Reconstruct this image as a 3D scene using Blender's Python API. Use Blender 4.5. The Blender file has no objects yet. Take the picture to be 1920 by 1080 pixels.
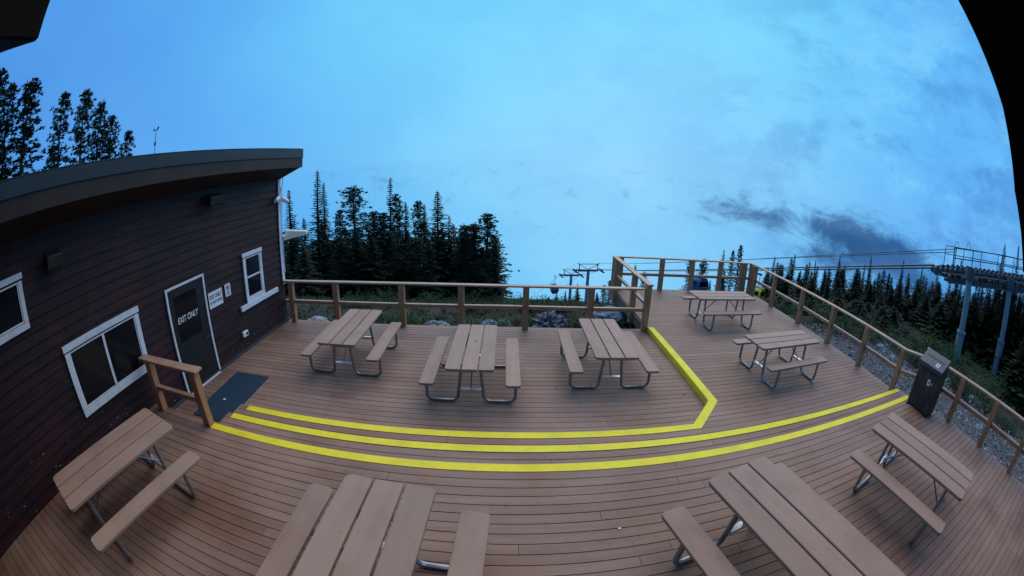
import bpy, bmesh, math, random
from mathutils import Vector, Matrix, noise
R = math.radians
rnd = random.Random(7)
scene = bpy.context.scene
COL = scene.collection

# ---------------------------------------------------------------- camera (wide security-camera lens)
cd = bpy.data.cameras.new('camera'); cam = bpy.data.objects.new('camera', cd); COL.objects.link(cam)
ax_r = Vector((0.99941589, -0.01911633, 0.02832751)); ax_u = Vector((-0.02204611, 0.27271691, 0.9618417))
ax_f = Vector((0.02611227, 0.96190439, -0.27213617))
CH = 3.198
m = Matrix.Identity(4)
for i in range(3):
    m[i][0] = ax_r[i]; m[i][1] = ax_u[i]; m[i][2] = -ax_f[i]
m[2][3] = CH
cam.matrix_world = m
cd.type = 'PANO'; cd.sensor_width = 36.0; cd.sensor_fit = 'HORIZONTAL'; cd.clip_start = 0.02; cd.clip_end = 20000
cc = cd
cc.panorama_type = 'FISHEYE_LENS_POLYNOMIAL'
cc.fisheye_fov = R(300)
K = [1.2541358630823545, -0.35261753577996946, 0.7829989076646507, -0.30072338765997736]
cc.fisheye_polynomial_k0 = 0.0
cc.fisheye_polynomial_k1 = -K[0] / 18.0
cc.fisheye_polynomial_k2 = -K[1] / 18.0 ** 2
cc.fisheye_polynomial_k3 = -K[2] / 18.0 ** 3
cc.fisheye_polynomial_k4 = -K[3] / 18.0 ** 4
scene.camera = cam

# ---------------------------------------------------------------- view, sun, overcast sky
scene.view_settings.view_transform = 'Standard'; scene.view_settings.look = 'None'
scene.view_settings.exposure = 0.0; scene.view_settings.gamma = 1.0
scene.cycles.max_bounces = 6; scene.cycles.diffuse_bounces = 3; scene.cycles.glossy_bounces = 3
scene.cycles.transparent_max_bounces = 12
SUN_EL, SUN_AZ = 52, 20
sd = bpy.data.lights.new('sun', 'SUN'); sd.energy = 2.0; sd.angle = R(78); sd.color = (1.0, 0.74, 0.54)
sun = bpy.data.objects.new('sun', sd); COL.objects.link(sun)
sdir = Vector((math.sin(R(SUN_AZ)) * math.cos(R(SUN_EL)), math.cos(R(SUN_AZ)) * math.cos(R(SUN_EL)), math.sin(R(SUN_EL))))
sun.rotation_euler = sdir.to_track_quat('Z', 'Y').to_euler()

W = bpy.data.worlds.new('World'); scene.world = W; W.use_nodes = True
nt = W.node_tree; nt.nodes.clear()
def nd(t, **k):
    n = nt.nodes.new(t)
    for a, b in k.items(): setattr(n, a, b)
    return n
def ln(a, b): nt.links.new(a, b)
def mth(op, a, b=None, c=None, clamp=False):
    n = nd('ShaderNodeMath', operation=op); n.use_clamp = clamp
    for i, v in enumerate((a, b, c)):
        if v is None: continue
        if isinstance(v, (int, float)): n.inputs[i].default_value = v
        else: ln(v, n.inputs[i])
    return n.outputs[0]
def mixc(f, a, b):
    n = nd('ShaderNodeMix', data_type='RGBA')
    if isinstance(f, (int, float)): n.inputs[0].default_value = f
    else: ln(f, n.inputs[0])
    for i, v in ((6, a), (7, b)):
        if isinstance(v, tuple): n.inputs[i].default_value = (*v, 1)
        else: ln(v, n.inputs[i])
    return n.outputs[2]
tc = nd('ShaderNodeTexCoord'); D = tc.outputs['Generated']
def lobe(az, el, pw):
    v = (math.sin(R(az)) * math.cos(R(el)), math.cos(R(az)) * math.cos(R(el)), math.sin(R(el)))
    n = nd('ShaderNodeVectorMath', operation='DOT_PRODUCT'); ln(D, n.inputs[0]); n.inputs[1].default_value = v
    return mth('POWER', mth('MAXIMUM', n.outputs['Value'], 0.0), pw)
def nz(scale, det, rough=0.55, dist=0.0, vec=None, zs=1.0):
    mp = nd('ShaderNodeMapping'); ln(D, mp.inputs[0]); mp.inputs['Scale'].default_value = (1, 1, zs)
    n = nd('ShaderNodeTexNoise'); ln(mp.outputs[0], n.inputs['Vector'])
    n.inputs['Scale'].default_value = scale; n.inputs['Detail'].default_value = det
    n.inputs['Roughness'].default_value = rough; n.inputs['Distortion'].default_value = dist
    return n.outputs[0]
def ss(v, a, b):
    n = nd('ShaderNodeMapRange', interpolation_type='SMOOTHSTEP'); ln(v, n.inputs[0])
    n.inputs[1].default_value = a; n.inputs[2].default_value = b
    return n.outputs[0]
sky = nd('ShaderNodeTexSky', sky_type='NISHITA'); sky.sun_disc = False
sky.sun_elevation = R(SUN_EL); sky.sun_rotation = R(SUN_AZ)
big = ss(nz(1.7, 3, 0.5, 0.3), 0.3, 0.72)
c = mixc(big, (0.085, 0.38, 0.95), (0.135, 0.50, 1.0))
c = mixc(mth('MULTIPLY', lobe(12, 28, 3.0), 0.85, clamp=True), c, (0.20, 0.80, 1.04))       # bright cloud overhead
c = mixc(mth('MULTIPLY', lobe(18, -5, 8), 0.9, clamp=True), c, (0.30, 0.72, 1.05))         # fog in the valley
c = mixc(mth('MULTIPLY', lobe(-78, 12, 5), 0.75, clamp=True), c, (0.065, 0.26, 0.78))     # thick cloud to the west
wisp = ss(nz(3.6, 8, 0.66, 0.15, zs=2.0), 0.44, 0.66)
c = mixc(mth('MULTIPLY', mth('MULTIPLY', wisp, lobe(62, 4, 8)), 0.85, clamp=True), c, (0.045, 0.22, 0.64))
wisp2 = ss(nz(4.4, 7, 0.66, 0.1, zs=1.9), 0.50, 0.70)
c = mixc(mth('MULTIPLY', mth('MULTIPLY', wisp2, lobe(60, 6, 5)), 0.9, clamp=True), c, (0.22, 0.66, 1.04))
dim = nd('ShaderNodeVectorMath', operation='SCALE'); ln(sky.outputs[0], dim.inputs[0]); dim.inputs['Scale'].default_value = 0.1
soft = ss(nz(2.6, 7, 0.6, 0.2, zs=1.6), 0.30, 0.70)
c = mixc(mth('MULTIPLY', soft, 0.30), c, (0.085, 0.40, 0.90))
c = mixc(0.06, c, dim.outputs[0])                                                          # a little clear sky through thin cloud
bg = nd('ShaderNodeBackground'); ln(c, bg.inputs[0]); bg.inputs[1].default_value = 1.0
wo = nd('ShaderNodeOutputWorld'); ln(bg.outputs[0], wo.inputs[0])

# ---------------------------------------------------------------- materials
MATS = {}
def mat(name, col, rough=0.6, var=0.25, scale=3.0, bump=0.0, bscale=60.0, metal=0.0, spec=0.4, col2=None, stretch=(1, 1, 1), attr=None):
    if name in MATS: return MATS[name]
    M = bpy.data.materials.new(name); M.use_nodes = True; t = M.node_tree; b = t.nodes['Principled BSDF']
    b.inputs['Roughness'].default_value = rough; b.inputs['Metallic'].default_value = metal
    b.inputs['Specular IOR Level'].default_value = spec
    co = t.nodes.new('ShaderNodeTexCoord'); mp = t.nodes.new('ShaderNodeMapping'); mp.inputs['Scale'].default_value = stretch
    t.links.new(co.outputs['Object'], mp.inputs[0])
    n = t.nodes.new('ShaderNodeTexNoise'); n.inputs['Scale'].default_value = scale; n.inputs['Detail'].default_value = 6
    n.inputs['Roughness'].default_value = 0.6
    t.links.new(mp.outputs[0], n.inputs['Vector'])
    r = t.nodes.new('ShaderNodeValToRGB'); e = r.color_ramp.elements
    c2 = col2 if col2 else tuple(x * (1 + var) for x in col)
    c1 = tuple(x * (1 - var) for x in col)
    e[0].position = 0.32; e[1].position = 0.68; e[0].color = (*c1, 1); e[1].color = (*c2, 1)
    t.links.new(n.outputs[0], r.inputs[0]); out = r.outputs[0]
    if attr:
        a = t.nodes.new('ShaderNodeAttribute'); a.attribute_name = attr
        mr = t.nodes.new('ShaderNodeMapRange'); mr.inputs[3].default_value = 0.91; mr.inputs[4].default_value = 1.09
        t.links.new(a.outputs['Fac'], mr.inputs[0])
        v = t.nodes.new('ShaderNodeVectorMath'); v.operation = 'SCALE'
        t.links.new(out, v.inputs[0]); t.links.new(mr.outputs[0], v.inputs['Scale']); out = v.outputs[0]
    t.links.new(out, b.inputs['Base Color'])
    if bump:
        n2 = t.nodes.new('ShaderNodeTexNoise'); n2.inputs['Scale'].default_value = bscale; n2.inputs['Detail'].default_value = 4
        t.links.new(mp.outputs[0], n2.inputs['Vector'])
        bp = t.nodes.new('ShaderNodeBump'); bp.inputs['Strength'].default_value = bump; bp.inputs['Distance'].default_value = 0.01
        t.links.new(n2.outputs[0], bp.inputs['Height']); t.links.new(bp.outputs[0], b.inputs['Normal'])
    MATS[name] = M
    return M
def deck_mat(name, c1, c2):
    """composite boards: per-board tone, fine streaks, damp patches that are darker, warmer and shinier"""
    M = mat(name, c1, 0.62, 0.14, 2.2, 0.25, 90, spec=0.35, stretch=(0.35, 6, 6), attr='bid')
    t = M.node_tree; b = t.nodes['Principled BSDF']
    link = b.inputs['Base Color'].links[0]; src = link.from_socket
    co = t.nodes['Texture Coordinate']
    n = t.nodes.new('ShaderNodeTexNoise'); n.inputs['Scale'].default_value = 0.8; n.inputs['Detail'].default_value = 5
    t.links.new(co.outputs['Object'], n.inputs['Vector'])
    mr = t.nodes.new('ShaderNodeMapRange'); mr.interpolation_type = 'SMOOTHSTEP'; mr.inputs[1].default_value = 0.42; mr.inputs[2].default_value = 0.70
    t.links.new(n.outputs[0], mr.inputs[0])
    mx = t.nodes.new('ShaderNodeMix'); mx.data_type = 'RGBA'; mx.blend_type = 'MULTIPLY'
    t.links.new(mr.outputs[0], mx.inputs[0]); t.links.new(src, mx.inputs[6]); mx.inputs[7].default_value = (*c2, 1)
    # small specks
    v = t.nodes.new('ShaderNodeTexNoise'); v.inputs['Scale'].default_value = 26; v.inputs['Detail'].default_value = 3
    t.links.new(co.outputs['Object'], v.inputs['Vector'])
    m2 = t.nodes.new('ShaderNodeMapRange'); m2.inputs[1].default_value = 0.68; m2.inputs[2].default_value = 0.76
    t.links.new(v.outputs[0], m2.inputs[0])
    mx2 = t.nodes.new('ShaderNodeMix'); mx2.data_type = 'RGBA'
    sc = t.nodes.new('ShaderNodeMath'); sc.operation = 'MULTIPLY'; sc.inputs[1].default_value = 0.5; t.links.new(m2.outputs[0], sc.inputs[0])
    t.links.new(sc.outputs[0], mx2.inputs[0]); t.links.new(mx.outputs[2], mx2.inputs[6]); mx2.inputs[7].default_value = (0.09, 0.045, 0.035, 1)
    t.links.new(mx2.outputs[2], b.inputs['Base Color'])
    ro = t.nodes.new('ShaderNodeMapRange'); ro.inputs[3].default_value = 0.62; ro.inputs[4].default_value = 0.38
    t.links.new(mr.outputs[0], ro.inputs[0]); t.links.new(ro.outputs[0], b.inputs['Roughness'])
    return M
M_deck = deck_mat('composite_decking', (0.300, 0.186, 0.136), (0.72, 0.57, 0.47))
M_fascia = mat('deck_fascia', (0.20, 0.11, 0.075), 0.6, 0.2, 3, 0.2)
M_rail = mat('rail_wood', (0.43, 0.215, 0.105), 0.55, 0.18, 4, 0.25, 80, stretch=(3, 3, 0.6))
M_cap = mat('rail_cap', (0.44, 0.26, 0.165), 0.42, 0.15, 4, 0.2, 80)
M_plank = mat('table_plank', (0.365, 0.240, 0.182), 0.55, 0.07, 2.5, 0.35, 140, spec=0.3, stretch=(0.4, 4, 4))
M_galv = mat('galvanised_tube', (0.30, 0.33, 0.36), 0.38, 0.25, 12, 0.1, 60, metal=0.75)
M_plate = mat('bright_steel', (0.75, 0.78, 0.82), 0.3, 0.1, 12, metal=0.6)
M_yellow = mat('yellow_paint', (0.92, 0.76, 0.03), 0.55, 0.08, 6, 0.4, 120, spec=0.3)
def wear_yellow():
    t = M_yellow.node_tree; b_ = t.nodes['Principled BSDF']; src = b_.inputs['Base Color'].links[0].from_socket; co = t.nodes['Texture Coordinate']
    for sc, lo, hi, col, k in ((3.0, .52, .78, (0.50, 0.40, 0.03), .55), (34, .66, .74, (0.16, 0.12, 0.05), .8)):
        n = t.nodes.new('ShaderNodeTexNoise'); n.inputs['Scale'].default_value = sc; n.inputs['Detail'].default_value = 6; t.links.new(co.outputs['Object'], n.inputs['Vector'])
        m_ = t.nodes.new('ShaderNodeMapRange'); m_.inputs[1].default_value = lo; m_.inputs[2].default_value = hi; m_.inputs[4].default_value = k; t.links.new(n.outputs[0], m_.inputs[0])
        x = t.nodes.new('ShaderNodeMix'); x.data_type = 'RGBA'; t.links.new(m_.outputs[0], x.inputs[0]); t.links.new(src, x.inputs[6]); x.inputs[7].default_value = (*col, 1); src = x.outputs[2]
    t.links.new(src, b_.inputs['Base Color'])
wear_yellow()
M_siding = mat('dark_siding', (0.025, 0.009, 0.011), 0.62, 0.45, 1.6, 0.3, 40, spec=0.3, stretch=(1, 0.5, 5), attr='bid')
M_trim = mat('white_trim', (0.74, 0.76, 0.78), 0.5, 0.06, 6, 0.1)
M_metalroof = mat('roof_flashing', (0.030, 0.042, 0.050), 0.45, 0.15, 3, metal=0.3)
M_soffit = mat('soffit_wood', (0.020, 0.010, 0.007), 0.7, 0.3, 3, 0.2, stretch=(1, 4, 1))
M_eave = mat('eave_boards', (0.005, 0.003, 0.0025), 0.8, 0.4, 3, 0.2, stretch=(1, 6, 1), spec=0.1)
M_fasciab = mat('roof_fascia', (0.028, 0.016, 0.013), 0.6, 0.3, 2, 0.2)
M_glass = mat('window_glass', (0.008, 0.010, 0.013), 0.12, 0.3, 1.2, spec=0.22)
M_door = mat('door_paint', (0.014, 0.014, 0.017), 0.5, 0.2, 3)
M_black = mat('black_metal', (0.018, 0.018, 0.021), 0.5, 0.3, 5, 0.1)
M_binp = mat('bin_panel', (0.034, 0.030, 0.028), 0.55, 0.35, 3, 0.15, 120, spec=0.3)
M_binl = mat('bin_lid', (0.055, 0.085, 0.110), 0.45, 0.2, 4)
M_mat = mat('door_mat', (0.016, 0.050, 0.085), 0.9, 0.3, 30, 0.8, 160)
M_wht = mat('sign_white', (0.80, 0.82, 0.84), 0.4, 0.03, 5)
M_ink = mat('sign_ink', (0.02, 0.02, 0.02), 0.5, 0.05)
M_red = mat('sign_red', (0.45, 0.03, 0.03), 0.5, 0.05)
M_cream = mat('cream_plastic', (0.88, 0.88, 0.66), 0.45, 0.05)
M_steel = mat('painted_steel', (0.20, 0.23, 0.245), 0.5, 0.18, 2)
M_steeld = mat('dark_steel', (0.055, 0.065, 0.075), 0.5, 0.25, 3)
M_conc = mat('concrete', (0.28, 0.29, 0.29), 0.85, 0.2, 4, 0.4, 30)
M_rock = mat('pale_rock', (0.25, 0.27, 0.30), 0.85, 0.45, 5, 0.8, 22)
M_rockd = mat('weathered_rock', (0.22, 0.20, 0.20), 0.85, 0.8, 7, 1.0, 26)
M_bark = mat('bark', (0.075, 0.055, 0.045), 0.9, 0.3, 8, 0.6, 30, stretch=(1, 1, 0.2))
M_fir = mat('fir_needles', (0.014, 0.025, 0.014), 0.8, 0.5, 1.3, spec=0.15)
M_pine = mat('pine_needles', (0.018, 0.032, 0.018), 0.8, 0.5, 1.5, spec=0.15)
M_leaf = mat('shrub_leaves', (0.030, 0.080, 0.022), 0.7, 0.5, 1.8, spec=0.15)
M_leaf2 = mat('heather_leaves', (0.030, 0.046, 0.018), 0.75, 0.5, 1.8, spec=0.1)
M_cabk = mat('gondola_dark', (0.030, 0.040, 0.055), 0.3, 0.2, 3)
M_cabb = mat('gondola_blue', (0.02, 0.14, 0.30), 0.3, 0.15, 3)
M_caby = mat('gondola_yellow', (0.85, 0.62, 0.03), 0.3, 0.1, 3)
M_ground = mat('mountain_ground', (0.028, 0.034, 0.020), 0.95, 0.3, 0.7, 1.0, 12, spec=0.1, col2=(0.065, 0.065, 0.052))
M_gravel = mat('gravel', (0.085, 0.085, 0.085), 0.95, 0.7, 9, 1.0, 40, spec=0.15)

def vary(M, amt, sc, lo, hi, mul, byobj=True):
    t = M.node_tree; b_ = t.nodes['Principled BSDF']; src = b_.inputs['Base Color'].links[0].from_socket; co = t.nodes['Texture Coordinate']
    n = t.nodes.new('ShaderNodeTexNoise'); n.inputs['Scale'].default_value = sc; n.inputs['Detail'].default_value = 6; n.inputs['Roughness'].default_value = .6
    oi = t.nodes.new('ShaderNodeObjectInfo'); ad = t.nodes.new('ShaderNodeVectorMath'); ad.operation = 'MULTIPLY_ADD'
    cx_ = t.nodes.new('ShaderNodeCombineXYZ'); [t.links.new(oi.outputs['Random'], cx_.inputs[i]) for i in range(3)]
    t.links.new(cx_.outputs[0], ad.inputs[0]); ad.inputs[1].default_value = (40, 23, 17) if byobj else (0, 0, 0); t.links.new(co.outputs['Object'], ad.inputs[2]); t.links.new(ad.outputs[0], n.inputs['Vector'])
    m_ = t.nodes.new('ShaderNodeMapRange'); m_.interpolation_type = 'SMOOTHSTEP'; m_.inputs[1].default_value = lo; m_.inputs[2].default_value = hi; t.links.new(n.outputs[0], m_.inputs[0])
    x = t.nodes.new('ShaderNodeMix'); x.data_type = 'RGBA'; x.blend_type = 'MULTIPLY'; t.links.new(m_.outputs[0], x.inputs[0]); t.links.new(src, x.inputs[6]); x.inputs[7].default_value = (*mul, 1)
    r_ = t.nodes.new('ShaderNodeMapRange'); r_.inputs[3].default_value = 1 - amt; r_.inputs[4].default_value = 1 + amt; t.links.new(oi.outputs['Random'], r_.inputs[0])
    v = t.nodes.new('ShaderNodeVectorMath'); v.operation = 'SCALE'; t.links.new(x.outputs[2], v.inputs[0]); t.links.new(r_.outputs[0], v.inputs['Scale']); t.links.new(v.outputs[0], b_.inputs['Base Color'])
vary(M_plank, .09, 1.7, .45, .72, (.86, .83, .81)); vary(M_plank, 0, 9.0, .62, .76, (.82, .79, .77)); vary(M_rail, .10, 2.5, .45, .7, (.72, .68, .64)); vary(M_cap, .06, 3, .5, .7, (.78, .75, .74))
vary(M_deck, 0, .35, .40, .66, (.84, .82, .84), False); vary(M_deck, 0, 5.0, .60, .74, (.74, .70, .68), False); vary(M_siding, 0, 1.1, .5, .62, (1.7, 1.25, 1.15), False); vary(M_trim, .03, 4, .5, .7, (.82, .84, .85))
vary(M_fir, .25, .9, .45, .6, (1.35, 1.35, 1.2)); vary(M_pine, .25, .9, .45, .6, (1.5, 1.6, 1.3)); vary(M_binp, 0, 3, .45, .65, (1.6, 1.5, 1.4), False)

# ---------------------------------------------------------------- mesh helpers
class MB:
    def __init__(s): s.v = []; s.f = []; s.a = []; s.cur = 0.5
    def add(s, vs, fs):
        o = len(s.v); s.v += [tuple(v) for v in vs]
        for f in fs: s.f.append(tuple(i + o for i in f)); s.a.append(s.cur)
    def box(s, x0, x1, y0, y1, z0, z1, M=None):
        vs = [Vector((x, y, z)) for z in (z0, z1) for y in (y0, y1) for x in (x0, x1)]
        if M is not None: vs = [M @ v for v in vs]
        s.add(vs, [(0, 2, 3, 1), (4, 5, 7, 6), (0, 1, 5, 4), (2, 6, 7, 3), (0, 4, 6, 2), (1, 3, 7, 5)])
    def bar(s, p, q, w, h, up=(0, 0, 1)):
        p = Vector(p); q = Vector(q); d = (q - p); L = d.length; d.normalize(); u = Vector(up)
        if abs(d.dot(u)) > 0.99: u = Vector((0, 1, 0))
        x = d.cross(u).normalized(); u = x.cross(d).normalized()
        vs = [b + x * sx * w / 2 + u * su * h / 2 for b in (p, q) for sx, su in ((-1, -1), (1, -1), (1, 1), (-1, 1))]
        s.add(vs, [(3, 2, 1, 0), (4, 5, 6, 7), (0, 1, 5, 4), (1, 2, 6, 5), (2, 3, 7, 6), (3, 0, 4, 7)])
    def tube(s, pts, r, n=8, r2=None):
        pts = [Vector(p) for p in pts]; k = len(pts); rings = []; prev = None
        for i, p in enumerate(pts):
            d = (pts[min(i + 1, k - 1)] - pts[max(i - 1, 0)]).normalized()
            if prev is None:
                a = Vector((0, 0, 1)) if abs(d.z) < 0.9 else Vector((1, 0, 0))
                x = d.cross(a).normalized()
            else: x = (prev - d * prev.dot(d)).normalized()
            prev = x; y = d.cross(x)
            rr = r if r2 is None else r + (r2 - r) * i / (k - 1)
            rings.append([p + (x * math.cos(2 * math.pi * j / n) + y * math.sin(2 * math.pi * j / n)) * rr for j in range(n)])
        o = []; fs = []
        for rg in rings: o += rg
        for i in range(k - 1):
            for j in range(n):
                fs.append((i * n + j, i * n + (j + 1) % n, (i + 1) * n + (j + 1) % n, (i + 1) * n + j))
        fs.append(tuple(range(n))[::-1]); fs.append(tuple((k - 1) * n + j for j in range(n)))
        s.add(o, fs)
    def prism(s, poly, d, M=None):
        """poly: 3D points in order, d: extrusion vector"""
        P = [Vector(p) for p in poly]; Q = [p + Vector(d) for p in P]; n = len(P)
        vs = P + Q
        if M is not None: vs = [M @ v for v in vs]
        s.add(vs, [tuple(range(n))[::-1], tuple(range(n, 2 * n))] + [(i, (i + 1) % n, n + (i + 1) % n, n + i) for i in range(n)])
    def build(s, name, m, parent=None, bevel=0.0, smooth=False, attr=False, rot=None, loc=None):
        me = bpy.data.meshes.new(name); me.from_pydata(s.v, [], s.f)
        if attr:
            at = me.attributes.new('bid', 'FLOAT', 'FACE'); at.data.foreach_set('value', s.a)
        me.materials.append(m)
        if bevel:
            bm = bmesh.new(); bm.from_mesh(me)
            bmesh.ops.bevel(bm, geom=bm.edges[:], offset=bevel, segments=1, affect='EDGES'); bm.to_mesh(me); bm.free()
        if smooth:
            me.polygons.foreach_set('use_smooth', [True] * len(me.polygons))
            try: me.set_sharp_from_angle(angle=R(40))
            except Exception: pass
        me.update()
        o = bpy.data.objects.new(name, me); COL.objects.link(o)
        if parent: o.parent = parent
        return o
def empty(name, loc=(0, 0, 0), rz=0.0):
    o = bpy.data.objects.new(name, None); COL.objects.link(o); o.location = loc; o.rotation_euler = (0, 0, rz); o.empty_display_size = 0.2
    return o
def tag(o, label=None, cat=None, group=None, kind=None):
    if label: o['label'] = label
    if cat: o['category'] = cat
    if group: o['group'] = group
    if kind: o['kind'] = kind
    return o
def struct(o): o['kind'] = 'structure'; return o
def kids(o): return [c for c in KID.get(o.name, [])]
KID = {}
def copy_tree(o, parent=None):
    c_ = o.copy(); COL.objects.link(c_); c_.parent = parent
    for ch in [q for q in o.children]: copy_tree(ch, c_)
    return c_
def text_mesh(s, size, name, m, parent, M, extr=0.001, align='CENTER'):
    cu = bpy.data.curves.new(name, 'FONT'); cu.body = s; cu.size = size; cu.align_x = align; cu.align_y = 'CENTER'; cu.extrude = extr
    cu.offset = size * 0.012
    t = bpy.data.objects.new('tmp', cu); COL.objects.link(t)
    bpy.context.view_layer.update()
    me = bpy.data.meshes.new_from_object(t.evaluated_get(bpy.context.evaluated_depsgraph_get()))
    bpy.data.objects.remove(t); me.transform(M); me.materials.clear(); me.materials.append(m)
    o = bpy.data.objects.new(name, me); COL.objects.link(o); o.parent = parent
    return o
def polar(az, D): return D * math.sin(R(az)), D * math.cos(R(az))

# ---------------------------------------------------------------- terrain
def sst(a, b, x):
    t = max(0, min(1, (x - a) / (b - a))); return t * t * (3 - 2 * t)
def gz(x, y):
    z = -1.0
    if y > 9: z -= 0.04 * (y - 9)
    if y > 13: z -= 0.272 * (y - 13)
    if x > 9: z -= 0.075 * (min(x, 45) - 9)
    if x < -10: z += 0.03 * (min(-x, 40) - 10)
    d = math.hypot(x, y)
    if d > 128: z -= 0.9 * (d - 128)
    n = noise.noise(Vector((x * 0.22, y * 0.22, 3.1))) * 0.35 + noise.noise(Vector((x * 0.9, y * 0.9, 9.1))) * 0.10
    k = sst(9.5, 13, max(abs(x) if x > 0 else 0, y)) if (x > 9 or y > 9.6) else 0.15
    far = sst(25, 110, d)
    return z + n * (0.35 + 1.6 * far) * max(k, 0.15)
def build_ground():
    v = []; f = []
    rs = [0, 2, 4, 6, 8] + [8 + 0.55 * i for i in range(1, 40)] + [30 + 2.2 * i for i in range(1, 30)] + [97 + 5 * i for i in range(1, 14)] + [190, 240, 320, 450]
    na = 220
    for r_ in rs:
        for j in range(na):
            a = 2 * math.pi * j / na; x = r_ * math.sin(a); y = 4 + r_ * math.cos(a)
            v.append((x, y, gz(x, y)))
    for i in range(len(rs) - 1):
        for j in range(na):
            f.append((i * na + j, i * na + (j + 1) % na, (i + 1) * na + (j + 1) % na, (i + 1) * na + j)[::-1])
    b = MB(); b.add(v, f); return b
g = build_ground().build('ground', M_ground, smooth=True); struct(g)
# loose gravel bank along the right-hand side of the deck: sheet a little above the ground
b = MB(); N1, N2 = 60, 50
for i in range(N1):
    for j in range(N2):
        x = 8.9 + 7.5 * j / (N2 - 1); y = -7 + 19.0 * i / (N1 - 1)
        ex = min(1, (N2 - 1 - j) / 8, i / 5, (N1 - 1 - i) / 8)
        b.v.append((x, y, gz(x, y) - 0.10 + 0.17 * ex + 0.05 * noise.noise(Vector((x * 1.7, y * 1.7, 0)))))
for i in range(N1 - 1):
    for j in range(N2 - 1):
        b.f.append((i * N2 + j, i * N2 + j + 1, (i + 1) * N2 + j + 1, (i + 1) * N2 + j)); b.a.append(.5)
struct(b.build('gravel_ground', M_gravel, smooth=True))

# distant mountain flank showing through the cloud
def mountain():
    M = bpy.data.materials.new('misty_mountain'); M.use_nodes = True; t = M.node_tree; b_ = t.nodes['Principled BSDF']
    b_.inputs['Base Color'].default_value = (0.030, 0.090, 0.200, 1); b_.inputs['Roughness'].default_value = 1  # blue haze of the distance is put into the base colour
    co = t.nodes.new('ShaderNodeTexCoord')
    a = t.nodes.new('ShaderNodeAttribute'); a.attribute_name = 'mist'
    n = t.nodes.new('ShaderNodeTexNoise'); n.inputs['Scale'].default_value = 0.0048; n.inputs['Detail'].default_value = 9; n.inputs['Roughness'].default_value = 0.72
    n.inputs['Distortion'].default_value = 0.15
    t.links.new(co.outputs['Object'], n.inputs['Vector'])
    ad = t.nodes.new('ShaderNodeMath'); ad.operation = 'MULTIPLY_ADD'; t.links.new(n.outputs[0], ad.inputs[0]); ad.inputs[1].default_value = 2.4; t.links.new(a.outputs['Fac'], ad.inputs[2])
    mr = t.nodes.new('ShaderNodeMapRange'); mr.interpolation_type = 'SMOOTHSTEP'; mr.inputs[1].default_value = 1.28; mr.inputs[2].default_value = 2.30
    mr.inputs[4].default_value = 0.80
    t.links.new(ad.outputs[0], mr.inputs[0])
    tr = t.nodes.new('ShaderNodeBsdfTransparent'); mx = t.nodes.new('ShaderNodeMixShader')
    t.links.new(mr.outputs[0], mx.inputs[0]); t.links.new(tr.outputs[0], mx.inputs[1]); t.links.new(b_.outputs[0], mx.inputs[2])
    t.links.new(mx.outputs[0], t.nodes['Material Output'].inputs['Surface'])
    v = []; f = []; at = []
    NA, NE = 150, 50
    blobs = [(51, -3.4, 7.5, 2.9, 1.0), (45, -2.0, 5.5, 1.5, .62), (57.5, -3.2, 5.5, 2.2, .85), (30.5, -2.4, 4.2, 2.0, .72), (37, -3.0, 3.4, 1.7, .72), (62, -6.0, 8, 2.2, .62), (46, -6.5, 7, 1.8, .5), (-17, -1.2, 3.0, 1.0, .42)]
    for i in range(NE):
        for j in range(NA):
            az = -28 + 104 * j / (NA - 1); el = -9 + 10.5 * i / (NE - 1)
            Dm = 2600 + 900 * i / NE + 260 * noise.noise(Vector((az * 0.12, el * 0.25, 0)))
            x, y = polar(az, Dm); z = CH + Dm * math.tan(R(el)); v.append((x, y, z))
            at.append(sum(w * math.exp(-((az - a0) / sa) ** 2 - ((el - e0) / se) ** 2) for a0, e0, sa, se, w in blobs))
    for i in range(NE - 1):
        for j in range(NA - 1): f.append((i * NA + j, i * NA + j + 1, (i + 1) * NA + j + 1, (i + 1) * NA + j))
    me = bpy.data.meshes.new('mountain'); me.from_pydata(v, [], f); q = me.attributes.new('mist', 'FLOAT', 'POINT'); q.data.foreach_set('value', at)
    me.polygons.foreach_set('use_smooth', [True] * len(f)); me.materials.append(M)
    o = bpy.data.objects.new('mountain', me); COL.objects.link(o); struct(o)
mountain()

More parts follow.
